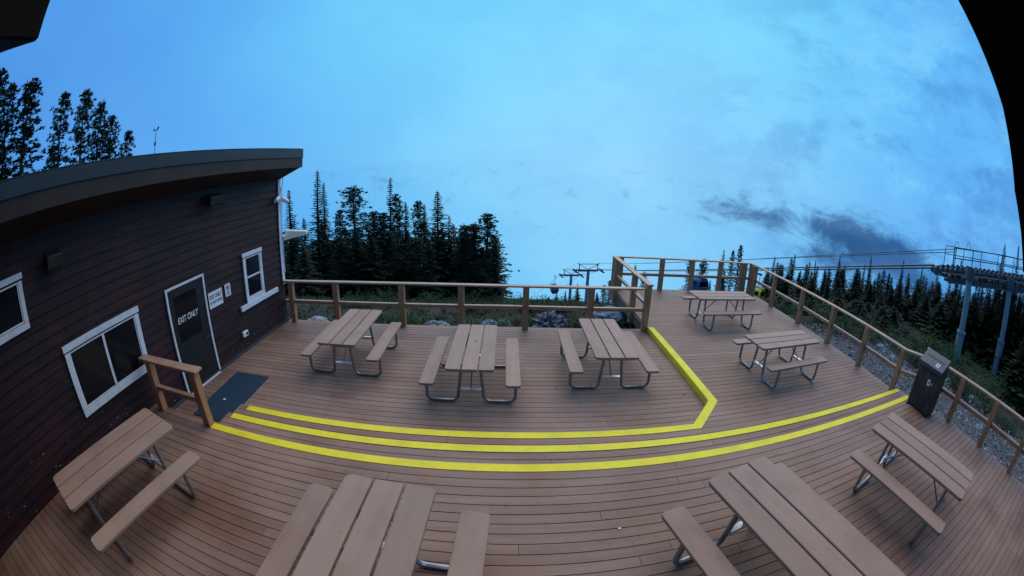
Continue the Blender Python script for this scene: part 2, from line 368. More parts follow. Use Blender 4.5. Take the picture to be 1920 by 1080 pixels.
# ---------------------------------------------------------------- decking
ZU, Z1, ZR, ZL = 0.0, -0.11, -0.22, -0.33
BW, GAP, TH = 0.1355, 0.0075, 0.028
def boards(mb, y0, y1, xl, xr, z, seed, phase=0.0):
    rg = random.Random(seed); y = y0 + phase
    while y < y1 - 0.01:
        ya, yb = y, min(y + BW, y1)
        xa, xb = xl(ya), xl(yb); ra, rb = xr(ya), xr(yb)
        L0 = max(xa, xb); cuts = []; x = L0 + rg.uniform(1.0, 4.8)
        while x < min(ra, rb) - 0.8: cuts.append(x); x += rg.choice((3.66, 4.88))
        ends = [(xa, xb)] + [(q, q) for q in cuts] + [(ra, rb)]
        for i in range(len(ends) - 1):
            g0 = 0.0015 if i else 0; g1 = 0.0015 if i < len(ends) - 2 else 0
            mb.cur = rg.random(); dz = rg.uniform(-0.0008, 0.0008)
            a0, a1 = ends[i]; b0, b1 = ends[i + 1]; e = 0.003
            zt, zb = z + dz, z - TH
            P = [(a0 + g0, ya, zb), (b0 - g1, ya, zb), (b1 - g1, yb, zb), (a1 + g0, yb, zb),
                 (a0 + g0, ya, zt - e), (b0 - g1, ya, zt - e), (b1 - g1, yb, zt - e), (a1 + g0, yb, zt - e),
                 (a0 + g0 + e * .5, ya + e, zt), (b0 - g1 - e * .5, ya + e, zt), (b1 - g1 - e * .5, yb - e, zt), (a1 + g0 + e * .5, yb - e, zt)]
            mb.add(P, [(3, 2, 1, 0), (0, 1, 5, 4), (1, 2, 6, 5), (2, 3, 7, 6), (3, 0, 4, 7), (4, 5, 9, 8), (5, 6, 10, 9), (6, 7, 11, 10), (7, 4, 8, 11), (8, 9, 10, 11)])
        y += BW + GAP
WX = lambda y: -5.98 + 0.065 * y + 0.03          # foot of the cabin wall
edge = lambda y: 8.60 + 0.09 * max(0, 3.2 - y)
def under(mb, y0, y1, xl, xr, z):                 # dark joist space under the boards
    pass
mb = MB(); boards(mb, -2.60, 3.852, WX, edge, ZU, 1, 0.02); o = mb.build('upper_deck', M_deck, attr=True); struct(o)
mb = MB(); boards(mb, 3.72, 4.365, lambda y: -4.16, lambda y: 8.60, Z1, 2, 0.0675); o = mb.build('step_tread', M_deck, attr=True); struct(o)
def rl(y):
    if y < 4.815: return -4.22
    if y < 5.455: return 2.93 + (y - 4.815) * (3.475 - 2.93) / 0.64
    return 3.475
mb = MB(); boards(mb, 4.245, 4.817, rl, lambda y: 8.58, ZR, 3, 0.0)
boards(mb, 4.817, 12.28, rl, lambda y: 8.58, ZR, 4, 0.0); o = mb.build('raised_deck', M_deck, attr=True); struct(o)
def lr(y):
    if y < 4.70: return -4.20
    return rl(max(y, 4.816)) + 0.03
mb = MB(); boards(mb, 3.80, 9.09, WX, lr, ZL, 5, 0.0); o = mb.build('lower_deck', M_deck, attr=True); struct(o)
# joists and skirt boards
mb = MB()
for x in [-5.5 + 0.61 * i for i in range(24)]:
    mb.box(x, x + 0.04, -1.6, 3.84, -0.24, -0.032)
    if x > 3.6: mb.box(x, x + 0.04, 4.4, 12.2, -0.46, -0.254)
    if -5.3 < x < 3.3: mb.box(x, x + 0.04, 4.9, 9.05, -0.56, -0.366)
for x in (-5, -2, 1, 3.3, 5, 7, 8.4):
    for y in (0, 2, 4.6, 7, 8.9): mb.box(x, x + .1, y, y + .1, -1.5, -0.5)
for x in (3.7, 5.2, 6.8, 8.3):
    for y in (10.4, 12.1): mb.box(x, x + .1, y, y + .1, -1.7, -0.45)
struct(mb.build('deck_joists', M_fascia))
mb = MB()
mb.box(-4.2, 8.56, 3.826, 3.850, -0.10, -0.030)                # riser boards
mb.box(-4.2, 8.56, 4.338, 4.362, -0.21, -0.140)
mb.box(-4.2, 2.9, 4.790, 4.812, -0.32, -0.250)
mb.box(-5.6, -4.22, 3.852, 3.872, -0.34, -0.002)               # face of the upper deck by the door well
mb.box(-4.218, -4.200, 3.86, 4.36, -0.33, -0.140)
mb.box(-4.218, -4.200, 4.37, 4.80, -0.33, -0.250)
mb.box(-5.35, 3.40, 9.092, 9.13, -0.60, -0.335)
mb.box(3.44, 3.472, 9.14, 12.28, -0.50, -0.252)
mb.box(3.44, 8.60, 12.285, 12.32, -0.50, -0.225)
mb.box(8.585, 8.615, 4.38, 12.28, -0.50, -0.225)
mb.box(8.605, 8.635, 3.3, 4.36, -0.42, -0.115)
mb.prism([(8.62, 3.2, -0.3), (8.62 + .52, -2.6, -0.3), (8.62 + .55, -2.6, -0.3), (8.65, 3.2, -0.3)], (0, 0, 0.296))
struct(mb.build('deck_skirt', M_fascia))

# yellow painted step edges
def strip(name, label, quads, z, risers=()):
    mb = MB()
    for q in quads:
        P = [Vector((x, y, z + 0.0015)) for x, y in q]
        mb.prism(P, (0, 0, 0.0035))
    for (p, q_, zt, zb) in risers:
        p = Vector(p); q_ = Vector(q_); d = (q_ - p).normalized(); nrm = Vector((-d.y, d.x)) * 0.004
        P = [(p.x, p.y, zb), (q_.x, q_.y, zb), (q_.x, q_.y, zt), (p.x, p.y, zt)]
        mb.prism(P, (nrm.x, nrm.y, 0))
    o = mb.build(name, M_yellow); tag(o, label, 'step marking')
    return o
strip('yellow_step_edge', 'long yellow painted strip nearest the camera, on the brink of the top deck', [[(-4.12, 3.705), (8.3, 3.705), (8.3, 3.845), (-4.12, 3.845)], [(-4.24, 3.705), (-4.1205, 3.705), (-4.1205, 3.735), (-4.24, 3.735)]], ZU)
strip('yellow_step_edge', 'middle yellow painted strip along the step, ending beside the bin', [[(-4.05, 4.222), (8.50, 4.222), (8.50, 4.360), (-4.05, 4.360)]], Z1)
strip('yellow_step_edge', 'far yellow painted strip that bends round the corner of the lower deck', [
    [(-4.02, 4.672), (2.994, 4.672), (2.918, 4.812), (-4.02, 4.812)],
    [(2.994, 4.672), (3.640, 5.400), (3.478, 5.450), (2.918, 4.812)],
    [(3.478, 5.450), (3.640, 5.400), (3.620, 8.93), (3.478, 8.93)]], ZR,
    risers=[((3.469, 5.46), (3.469, 8.93), ZR + .002, ZL + .001), ((2.924, 4.818), (3.469, 5.452), ZR + .002, ZL + .001)])
mb = MB(); mb.box(-5.12, -4.29, 4.30, 6.02, ZL + 0.004, ZL + 0.020)
for i in range(23): mb.box(-5.10, -4.31, 4.33 + i * 0.074, 4.36 + i * 0.074, ZL + 0.020, ZL + 0.0245)
for i in range(11): mb.box(-5.095 + i * 0.073, -5.068 + i * 0.073, 4.32, 6.0, ZL + 0.0205, ZL + 0.025)
tag(mb.build('door_mat', M_mat), 'dark blue ribbed mat lying on the deck in front of the exit door', 'mat')

# ---------------------------------------------------------------- railings
def rail_run(root, pts, ztop, zbot, posts, cap_w=0.15, post=0.135, mid=0.52, base=None, cap_h=0.038, inset=0.0):
    """pts: plan points of the run; ztop: cap height (or list); posts: [(x, y, zbase)]"""
    if not isinstance(ztop, (list, tuple)): ztop = [ztop] * len(pts)
    if not isinstance(zbot, (list, tuple)): zbot = [zbot] * len(pts)
    for i in range(len(pts) - 1):
        p = Vector((*pts[i], ztop[i] - cap_h / 2)); q = Vector((*pts[i + 1], ztop[i + 1] - cap_h / 2))
        mb = MB(); mb.bar(p, q, cap_w, cap_h); mb.build('cap_rail', M_cap, root, bevel=0.004)
        mz = [zbot[k] + (ztop[k] - zbot[k]) * mid for k in (i, i + 1)]
        p = Vector((*pts[i], mz[0])); q = Vector((*pts[i + 1], mz[1]))
        dd = (q - p).normalized() * inset; p += dd; q -= dd
        mb = MB(); mb.bar(p, q, 0.09, 0.038); mb.bar(p - Vector((0, 0, .045)), q - Vector((0, 0, .045)), 0.036, 0.052); mb.build('mid_rail', M_cap, root, bevel=0.003)
    for (x, y, zb, zt) in posts:
        mb = MB(); mb.box(x - post / 2, x + post / 2, y - post / 2, y + post / 2, zb + 0.001, zt - cap_h - 0.001); mb.build('post', M_rail, root, bevel=0.006)
r1 = tag(empty('railing', (-1, 9.0, ZL)), 'brown wooden railing along the back edge of the lower deck, starting at the cabin', 'railing')
def rel(root):   # parts are written in world coordinates; shift them under the empty
    for c_ in root.children:
        c_.data.transform(Matrix.Translation(-Vector(root.location)))
zt = ZL + 1.05
rail_run(r1, [(-5.36, 9.0), (-2.27, 9.0), (-0.905, 9.0), (3.32, 9.0)], zt, ZL, [(x, 9.0, ZL, zt) for x in (-5.15, -3.88, -2.25, -0.90, 0.57, 2.05)]); rel(r1)
r2 = tag(empty('railing', (3.42, 10.6, ZR)), 'short brown railing on the left side of the raised deck, by the yellow strip', 'railing')
zt2 = ZR + 1.04
rail_run(r2, [(3.42, 8.92), (3.42, 12.26)], zt2, ZR, [(3.40, 9.0, ZL - .05, zt2), (3.41, 10.1, ZR - .3, zt2), (3.41, 11.83, ZR - .3, zt2), (3.41, 11.975, ZR - .3, zt2), (3.41, 12.12, ZR - .3, zt2)]); rel(r2)
r3 = tag(empty('railing', (6, 12.2, ZR)), 'brown railing across the far end of the raised deck, behind the farthest table', 'railing')
rail_run(r3, [(3.50, 12.2), (8.46, 12.2)], zt2, ZR, [(3.62, 12.2, ZR, zt2), (4.98, 12.2, ZR, zt2), (6.06, 12.2, ZR, zt2), (7.17, 12.2, ZR, zt2), (8.08, 12.2, ZR, zt2), (8.23, 12.2, ZR, zt2)], mid=.5); rel(r3)
r4 = tag(empty('railing', (8.54, 6, ZR)), 'long brown railing running down the right side of the decks past the bin', 'railing')
pts = [(8.54, 12.27), (8.53, 7.45), (8.53, 4.45), (8.60, 3.25), (8.85, 0.6), (9.12, -2.5)]
zz = [0.81, 0.80, 0.785, 0.95, 0.95, 0.93]; zb = [ZR, ZR, ZR, 0, 0, 0]
rail_run(r4, pts, zz, zb, [(8.50, 12.16, ZR, .81), (8.50, 12.01, ZR, .81), (8.50, 11.86, ZR, .81), (8.50, 10.60, ZR, .808), (8.50, 9.0, ZR, .803), (8.50, 7.45, ZR, .80), (8.50, 5.96, ZR, .792), (8.52, 4.52, ZR, .785),
    (8.57, 3.55, ZU, .90), (8.65, 2.45, ZU, .95), (8.76, 1.28, ZU, .95), (8.86, .12, ZU, .94), (8.97, -1.05, ZU, .93), (9.08, -2.3, ZU, .93)]); rel(r4)
r5 = tag(empty('railing', (-4.8, 3.79, 0)), 'short two-post brown railing between the cabin wall and the steps', 'railing')
rail_run(r5, [(-5.62, 3.79), (-4.05, 3.79)], 0.90, 0, [(-5.40, 3.79, 0, .90), (-4.17, 3.775, 0, .90)], cap_w=.19, post=.14, mid=.47, inset=.24); rel(r5)

# ---------------------------------------------------------------- picnic tables
def rounded(x0, x1, y0, y1, c0):
    """plank outline with clipped outer corners c0 = (ll, lr, ur, ul)"""
    P = []
    for (x, y, sx, sy, c_) in ((x0, y0, 1, 1, c0[0]), (x1, y0, -1, 1, c0[1]), (x1, y1, -1, -1, c0[2]), (x0, y1, 1, -1, c0[3])):
        if c_ < 1e-4: P.append((x, y)); continue
        a = [(x, y + sy * c_), (x + sx * c_ * .3, y + sy * c_ * .3), (x + sx * c_, y)]
        if sx * sy < 0: a = a[::-1]
        P += a
    return P
def make_table():
    root = empty('picnic_table')
    Lh, Wt, Ht, pw = 0.915, 0.735, 0.73, 0.229
    for k, yc in enumerate((-0.2505, 0, 0.2505)):
        cr = [0.0] * 4
        if k == 0: cr[0] = cr[1] = 0.045
        if k == 2: cr[2] = cr[3] = 0.045
        mb = MB(); mb.prism([(x, y, Ht - 0.042) for x, y in rounded(-Lh, Lh, yc - pw / 2, yc + pw / 2, cr)], (0, 0, 0.042))
        mb.build('table_plank', M_plank, root, bevel=0.005)
    for s in (-1, 1):
        yc = s * 0.65; mb = MB(); mb.prism([(x, y, 0.435) for x, y in rounded(-Lh, Lh, yc - .115, yc + .115, [.04] * 4)], (0, 0, 0.04))
        mb.build('bench_seat', M_plank, root, bevel=0.005)
    for e in (-1, 1):
        X = e * 0.62; lf = MB()
        for s in (-1, 1):
            def arc(c0, r_, a0, a1, n=5): return [(X, c0[0] + r_ * math.cos(a0 + (a1 - a0) * i / n), c0[1] + r_ * math.sin(a0 + (a1 - a0) * i / n)) for i in range(n + 1)]
            p = [(X, s * 0.70, 0.425), (X, s * 0.70, 0.13)]
            p += [(X, s * (0.60 + 0.10 * math.cos(t)), 0.13 - 0.10 * math.sin(t)) for t in [math.pi / 2 * i / 5 for i in range(1, 6)]]
            p += [(X, s * (0.30 - 0.10 * math.sin(t)), 0.13 - 0.10 * math.cos(t)) for t in [math.pi / 2 * i / 5 for i in range(0, 6)]]
            p += [(X, s * 0.165, 0.45), (X, s * 0.150, 0.68)]
            lf.tube(p, 0.0265, 8)
            lf.box(X - .02, X + .02, s * 0.56, s * 0.74, 0.420, 0.434)
        lf.box(X - .025, X + .025, -0.33, 0.33, 0.672, 0.687)
        lf.build('leg_frame', M_galv, root, smooth=True)
        mb = MB(); mb.box(X - .03, X + .03, -.165, .165, 0.235, 0.245); mb.box(X - .03, X - .022, -.165, .165, 0.20, 0.2345); mb.build('cross_plate', M_plate, root)
        mb = MB(); mb.tube([(X - e * .01, 0, 0.255), (e * 0.13, 0, 0.675)], 0.013, 6); mb.build('brace', M_galv, root)
    return root
proto = make_table()
TB = [(-2.79, 7.10, 1.571, 1, 'ZL', 'leftmost picnic table on the lower deck, nearest the small cabin window'),
      (-0.43, 6.40, 1.560, 1, 'ZL', 'middle picnic table on the lower deck, with a dark spot on top'),
      (1.90, 6.86, 1.556, 1, 'ZL', 'rightmost picnic table on the lower deck, beside the yellow side strip'),
      (5.67, 9.28, 0.017, 1, 'ZR', 'farthest picnic table, on the raised deck in front of the far railing'),
      (5.62, 6.25, 0.064, 1, 'ZR', 'nearer picnic table on the raised deck, standing crosswise beyond the yellow lines'),
      (5.28, 1.62, 1.74, 1.13, 'ZU', 'picnic table standing on the near deck beside the black bin'),
      (2.546, 1.389, 1.785, 1.131, 'ZU', 'big picnic table at the bottom right of the picture, cut off by the frame'),
      (-1.005, 1.385, 1.500, 1.131, 'ZU', 'big picnic table at the bottom centre of the picture, cut off by the frame'),
      (-4.31, 1.72, 1.385, 1.13, 'ZU', 'picnic table against the dark cabin wall under its large window')]
ZD = dict(ZU=ZU, ZR=ZR, ZL=ZL)
for i, (x, y, a, s, zk, lab) in enumerate(TB):
    o = proto if i == 0 else copy_tree(proto)
    o.location = (x, y, ZD[zk] + 0.001); o.rotation_euler = (0, 0, a); o.scale = (s if s != 1.131 else 1.366, s, 1.0)
    tag(o, lab, 'picnic table', 'picnic tables on the deck')
mb = MB(); mb.tube([(-0.40, 6.53, 0.4015), (-0.40, 6.53, 0.404)], 0.022, 12); tag(mb.build('bottle_cap', M_black), 'small dark round cap lying on the middle lower-deck table', 'bottle cap')

for i, (x_, y_, z_, w_) in enumerate([(3.2, 5.9, ZL, .022), (-1.9, 3.0, 0, .015), (-1.0, 3.1, 0, .012), (1.2, 2.7, 0, .016), (-4.75, 4.95, ZL + .026, .035)]):
    mb = MB(); mb.prism([(x_ + w_ * math.cos(a_ * 1.05), y_ + w_ * .7 * math.sin(a_ * 1.05), z_ + .001) for a_ in range(6)], (0, 0, .006))
    o = mb.build('litter_scrap', M_wht if i else M_ink); tag(o, ('small dark speck on the lower deck near the yellow corner', 'tiny pale scrap left of centre on the top deck', 'tiny pale scrap beside the bottom centre table top', 'tiny pale scrap between the two big near tables', 'small white scrap lying on the blue door mat')[i], 'scrap')
# ---------------------------------------------------------------- bin
bn = tag(empty('litter_bin', (8.18, 3.27, 0), 0.0), 'tall black steel litter bin with a sloping lid and white stickers beside the right railing', 'bin')
mb = MB(); mb.prism([(-.20, -.37, .03), (.18, -.37, .03), (.18, -.37, 1.08), (-.20, -.37, 0.93)], (0, .74, 0)); mb.build('body', M_binp, bn, bevel=0.01)
mb = MB(); mb.box(-.17, .17, -.34, .34, 0, .03); mb.box(-.24, -.2, .30, .36, 0, .02); mb.box(-.24, -.2, -.36, -.30, 0, .02); mb.build('base', M_black, bn)
Ml = Matrix.Translation((-.005, 0, 1.02)) @ Matrix.Rotation(R(-27), 4, 'Y')
mb = MB(); mb.box(-.26, .19, -.385, .385, 0, .045, Ml); mb.box(-.263, -.235, -.385, .385, -.055, 0.0, Ml); lid = mb.build('lid', M_binl, bn, bevel=0.008)
mb = MB(); mb.box(-.02, .02, -.30, .30, .046, .049, Ml); mb.build('lid_seam', M_black, lid)
mb = MB(); mb.box(-.19, -.09, -.20, -.10, .0455, .0475, Ml); mb.build('sticker', M_wht, lid)
mb = MB(); mb.box(-.165, -.115, -.175, -.125, .0478, .0485, Ml); mb.build('sticker_print', M_ink, lid)
mb = MB(); mb.box(-.214, -.201, -.10, .02, .87, .90); mb.build('handle', M_wht, bn, bevel=.003)
mb = MB(); mb.box(-.2045, -.2015, -.11, -.03, .56, .68); mb.build('sticker', M_wht, bn)
mb = MB(); mb.box(-.2065, -.2047, -.09, -.05, .59, .65); mb.build('sticker_print', M_red, bn)
mb = MB(); mb.tube([(-.212, -.16, .62), (-.202, -.16, .62)], .02, 10); mb.build('lock', M_plate, bn)
mb = MB(); mb.box(-.03, .03, -.03, .02, 1.10, 1.13, Matrix.Translation((.13, .385, 0))); mb.build('hinge', M_wht, bn)

# ---------------------------------------------------------------- cabin
cab = tag(empty('cabin_building', (-5.98, 0, 0), -math.atan(0.065)), 'dark brown timber cabin with white window trim and overhanging roof on the left', 'building')
def sd_wall(y0, y1, z0, z1, x=0.0):
    mb = MB(); n = 0; z = z0; rg = random.Random(5)
    while z < z1:
        zt_ = min(z + 0.155, z1); mb.cur = rg.random()
        y = y0
        while y < y1:
            ye = min(y1, y + rg.uniform(2.4, 4.2)); mb.cur = rg.random()
            mb.add([(x - .02, y, z), (x + .0165, y, z + .002), (x - .006, y, zt_ + .006), (x - .02, y, zt_), (x - .02, ye, z), (x + .0165, ye, z + .002), (x - .006, ye, zt_ + .006), (x - .02, ye, zt_)],
                   [(0, 4, 5, 1), (1, 5, 6, 2), (2, 6, 7, 3), (0, 1, 2, 3), (7, 6, 5, 4)])
            y = ye + .002
        z = zt_
    return mb
CY = 9.08
wallmb = sd_wall(-6.0, CY, -0.62, 3.20); NW = len(wallmb.f)
mb = MB(); mb.prism([(-.022, CY - .03, -1.4), (-.022, CY - .03, 3.19), (-7, CY - .03, 1.05), (-7, CY - .03, -1.4)], (0, .03, 0)); mb.box(-7.0, -0.5, CY - .06, CY - .031, -1.4, .9); mb.box(-7, -6.97, -5.97, CY - .04, -1, .9); mb.build('back_wall', M_siding, cab)
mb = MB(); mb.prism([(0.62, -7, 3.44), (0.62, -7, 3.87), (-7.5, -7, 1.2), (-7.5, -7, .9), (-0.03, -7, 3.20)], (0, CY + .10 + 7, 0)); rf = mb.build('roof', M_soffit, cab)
mb = MB(); mb.box(0.622, 0.650, -7, CY + .12, 3.435, 3.665); mb.build('fascia', M_fasciab, rf)
mb = MB(); mb.box(0.622, 0.672, -7, CY + .13, 3.667, 3.69); mb.box(0.622, 0.660, -7, CY + .13, 3.692, 3.865); mb.box(0.56, 0.662, -7, CY + .13, 3.871, 3.885); mb.build('flashing', M_metalroof, rf)
mb = MB(); mb.box(0.018, 0.042, CY - .09, CY + .025, 0.62, 3.20); mb.box(-.06, 0.0415, CY + .003, CY + .0245, 0.62, 3.19); mb.build('corner_trim', M_trim, cab, bevel=.003)
mb = MB(); mb.tube([(.055, CY + .035, 3.0), (.06, CY + .05, 2.6), (.05, CY + .035, 2.2), (.05, CY + .035, .9)], .012, 6); mb.build('cable', M_trim, cab)
mb = MB(); mb.box(0.019, 0.05, -6, CY, -0.33 - .02, -0.27); mb.build('base_flashing', M_steeld, cab)
# paint chips where the siding is worn to pale wood
mb = wallmb; rg = random.Random(3)
for i in range(70):
    y = rg.uniform(-.5, CY - .1); z = rg.uniform(-.30, .62) if rg.random() < .85 else rg.uniform(.6, 1.5)
    if y > 6.3: z = rg.uniform(-.31, -.05)
    if 2.1 < y < 5.95 and z > .5 or 4.7 < y < 6.0: continue
    w_ = rg.uniform(.006, .05); h_ = rg.uniform(.002, .006); mb.box(.0, .0190, y, y + w_, z, z + h_)
wo_ = wallmb.build('wall', M_siding, cab, attr=True); wo_.data.materials.append(M_conc)
wo_.data.polygons.foreach_set('material_index', [0] * NW + [1] * (len(wallmb.f) - NW))
def pane_obj(y0, y1, z0, z1, par, x=.024): mb = MB(); mb.box(x - .004, x, y0, y1, z0, z1); return mb.build('pane', M_glass, par)
def window_(y0, y1, z0, z1, tw, head, mull=None, horiz=None, sill=None):
    """outer casing size; sash inside it"""
    mb = MB(); X0, X1 = .017, .052
    mb.box(X0, X1, y0, y0 + tw, z0 + tw * 1.05, z1 - head); mb.box(X0, X1, y1 - tw, y1, z0 + tw * 1.05, z1 - head)
    mb.box(X0, X1 + .002, y0, y1, z0, z0 + tw); mb.box(X0, X1 + .012, y0 - .02, y1 + .02, z1 - head + .022, z1)
    w_ = mb.build('window', M_trim, cab, bevel=.003)
    mb = MB(); s = .022; a, b_, c_, d_ = y0 + tw + .003, y1 - tw - .003, z0 + tw * 1.05 + .003, z1 - head - .003
    mb.box(.018, .040, a, a + s, c_, d_); mb.box(.018, .040, b_ - s, b_, c_, d_); mb.box(.018, .041, a + s, b_ - s, c_, c_ + s); mb.box(.018, .041, a + s, b_ - s, d_ - s, d_)
    if mull: mb.box(.018, .046, mull - .026, mull + .026, c_ + s, d_ - s)
    if horiz: mb.box(.018, .046, a + s, b_ - s, horiz - .018, horiz + .018)
    mb.build('sash', M_trim, w_)
    if mull: pane_obj(a + s, mull - .026, c_ + s, d_ - s, w_); pane_obj(mull + .026, b_ - s, c_ + s, d_ - s, w_, .028)
    elif horiz: pane_obj(a + s, b_ - s, c_ + s, horiz - .018, w_, .028); pane_obj(a + s, b_ - s, horiz + .018, d_ - s, w_)
    else: pane_obj(a + s, b_ - s, c_ + s, d_ - s, w_)
    if sill: mb = MB(); mb.box(.017, .075, sill[0], sill[1], z0 - .11, z0 - .003); mb.build('sill', M_trim, w_, bevel=.003)
    return w_
window_(2.17, 4.01, 0.575, 1.645, .105, .115, mull=3.09)
window_(0.10, 1.63, 2.10, 2.80, .085, .10)
window_(7.36, 8.12, 0.650, 1.725, .085, .105, horiz=1.185, sill=(7.08, 8.68))
# door
mb = MB(); mb.box(.017, .030, 4.84, 5.91, -.31, 1.62); dr = mb.build('door', M_door, cab)
mb = MB(); mb.box(.017, .050, 4.785, 4.838, -.33, 1.665); mb.box(.017, .050, 5.912, 5.965, -.33, 1.665); mb.box(.017, .049, 4.839, 5.911, 1.622, 1.665); mb.box(.030, .075, 4.84, 5.91, -.328, -.300); mb.build('door_frame', M_trim, dr, bevel=.003)
mb = MB(); mb.box(.0305, .036, 4.96, 5.70, .62, .645); mb.box(.0305, .036, 4.96, 5.70, 1.475, 1.50); mb.box(.0305, .036, 4.96, 4.985, .6455, 1.4745); mb.box(.0305, .036, 5.675, 5.70, .6455, 1.4745); mb.build('glazing_frame', M_black, dr)
mb = MB(); mb.box(.0305, .033, 4.986, 5.674, .646, 1.474); mb.build('pane', M_glass, dr)
mb = MB(); mb.tube([(.05, 5.80, .50), (.09, 5.80, .50), (.09, 5.70, .50)], .011, 8); mb.build('handle', M_steeld, dr)
wallM = Matrix(((0, 0, 1, 0), (1, 0, 0, 0), (0, 1, 0, 0), (0, 0, 0, 1)))   # text plane -> wall plane
def wtext(s, size, y, z, x, m_, par, name='lettering', sx=1.0, slant=0.0, off=0):
    sh = Matrix.Identity(4); sh[0][1] = slant
    return text_mesh(s, size, name, m_, par, Matrix.Translation((x, y, z)) @ wallM @ Matrix.Diagonal((sx, 1, 1, 1)) @ sh)
wtext('EXIT ONLY', .155, 5.325, 1.035, .0355, M_wht, dr, sx=.80, slant=.18)
# things fixed to the wall: each its own top-level object, placed in the wall's frame
CM = Matrix.Translation((-5.98, 0, 0)) @ Matrix.Rotation(-math.atan(0.065), 4, 'Z')
def onwall(name, y, z, label, cat):
    o = empty(name); o.matrix_world = CM @ Matrix.Translation((0, y, z)); p_ = CM @ Vector((0, y, z))
    o.location = p_; o.rotation_euler = (0, 0, -math.atan(.065)); tag(o, label, cat); return o
s1 = onwall('exit_sign', 6.28, 1.085, 'white wall sign reading EXIT ONLY DO NOT ENTER, right of the door', 'sign')
mb = MB(); mb.box(.018, .024, -.235, .235, -.158, .158); mb.build('sign_plate', M_wht, s1, bevel=.001)
for t_, sz, zz_, sx in (('EXIT ONLY', .115, .055, .72), ('DO NOT ENTER', .078, -.055, .72)):
    text_mesh(t_, sz, 'lettering', M_ink, s1, Matrix.Translation((.0255, 0, zz_)) @ wallM @ Matrix.Diagonal((sx, 1, 1, 1)))
s2 = onwall('notice_sign', 6.725, 1.13, 'small white notice with a round symbol, between the exit sign and the small window', 'sign')
mb = MB(); mb.box(.018, .023, -.10, .10, -.125, .125); mb.build('sign_plate', M_wht, s2, bevel=.001)
mb = MB()
ring = [(.0245, .052 * math.cos(2 * math.pi * i / 20), .045 + .052 * math.sin(2 * math.pi * i / 20)) for i in range(21)]
mb.tube(ring, .007, 5); mb.bar((.0245, -.035, .08), (.0245, .035, .01), .012, .004, up=(1, 0, 0)); mb.build('symbol', M_red, s2)
mb = MB(); mb.box(.0235, .0245, -.03, .03, .028, .06); [mb.box(.0235, .0245, -.07, .07, -.045 - k * .024, -.036 - k * .024) for k in range(3)]; mb.build('print', M_ink, s2)
s3 = onwall('outlet_box', 7.07, .06, 'small white weatherproof outlet low on the cabin wall', 'outlet')
mb = MB(); mb.box(.017, .085, -.10, .10, -.06, .06); mb.build('cover', M_wht, s3, bevel=.01)
mb = MB(); mb.box(.0855, .088, .0, .07, -.03, .03); mb.build('socket', M_ink, s3)
for y_, z_, w_, lab in ((6.33, 3.01, .22, 'black box floodlight high on the cabin wall above the exit door'), (2.28, 2.82, .16, 'black box floodlight high on the cabin wall above the large window')):
    q = onwall('floodlight', y_, z_, lab, 'floodlight'); q['group'] = 'floodlights on the cabin wall'
    mb = MB(); mb.prism([(.10, -w_, -.10), (.27, -w_, -.13), (.31, -w_, .03), (.12, -w_, .10)], (0, 2 * w_, 0)); mb.build('housing', M_black, q, bevel=.008)
    mb = MB(); mb.tube([(.018, 0, 0), (.12, 0, 0)], .03, 8); mb.build('bracket', M_black, q)
    mb = MB(); mb.prism([(.12, -w_ + .02, -.108), (.26, -w_ + .02, -.136), (.26, -w_ + .02, -.1365), (.12, -w_ + .02, -.1085)], (0, 2 * w_ - .04, 0)); mb.build('lens', M_glass, q)
q = onwall('security_camera', CY - .12, 2.72, 'pair of small white security cameras on the cabin corner trim', 'security camera')
mb = MB(); mb.box(.043, .075, .02, .12, .0, .12); mb.build('mount', M_trim, q)
mb = MB(); mb.tube([(.08, -.02, .04), (.16, -.26, -.02)], .05, 10); mb.build('camera_head', M_wht, q, smooth=True)
mb = MB(); mb.tube([(.08, .14, .0), (.17, .30, -.10)], .055, 10); mb.build('camera_head', M_wht, q, smooth=True)
mb = MB(); mb.tube([(.172, .305, -.103), (.182, .322, -.114)], .045, 10); mb.build('camera_lens', M_ink, q)
mb = MB(); mb.tube([(.06, .07, .10), (.10, .16, .35), (.06, .22, .55)], .012, 6); mb.build('cable', M_trim, q)
q = onwall('wedge_lamp', CY + .04, 1.80, 'pale cream wedge-shaped lamp sticking out from the cabin corner', 'lamp')
mb = MB(); mb.prism([(.06, .0, -.12), (.06, .12, .12), (.72, .12, .09), (.72, .08, .01)], (0, .10, .01)); mb.build('shade', M_cream, q, bevel=.01)
mb = MB(); mb.tube([(.03, .0, -.02), (.055, .08, -.02)], .05, 8); mb.build('bracket', M_wht, q)

# ---------------------------------------------------------------- the lodge the camera hangs on (eaves seen at both edges)
lodge = tag(empty('lodge_building', (0, -2.6, 0)), 'dark timber eaves of the lodge overhead, at the top corners of the picture', 'building')
mb = MB(); mb.box(-5.9, 9.9, -.12, 0, 0.002, 8.0); mb.build('wall', M_siding, lodge)
def W2(p): return (p[0], p[1] + 2.6, p[2] + CH)
mb = MB(); P = [(1.15, .62, 1.98), (2.0, .605, 1.225), (2.52, .60, .86), (2.74, .60, .44), (3.12, .60, .24), (3.16, .55, .02), (5.2, .3, -.1), (5.2, .3, 3.4), (1.15, .62, 3.4)]
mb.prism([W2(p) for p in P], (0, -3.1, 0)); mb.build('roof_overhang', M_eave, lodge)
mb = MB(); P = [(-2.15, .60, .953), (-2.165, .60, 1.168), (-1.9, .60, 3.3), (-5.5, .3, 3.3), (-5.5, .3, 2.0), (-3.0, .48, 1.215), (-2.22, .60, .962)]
mb.prism([W2(p) for p in P][::-1], (0, -2.8, 0)); mb.build('roof_overhang', M_eave, lodge)

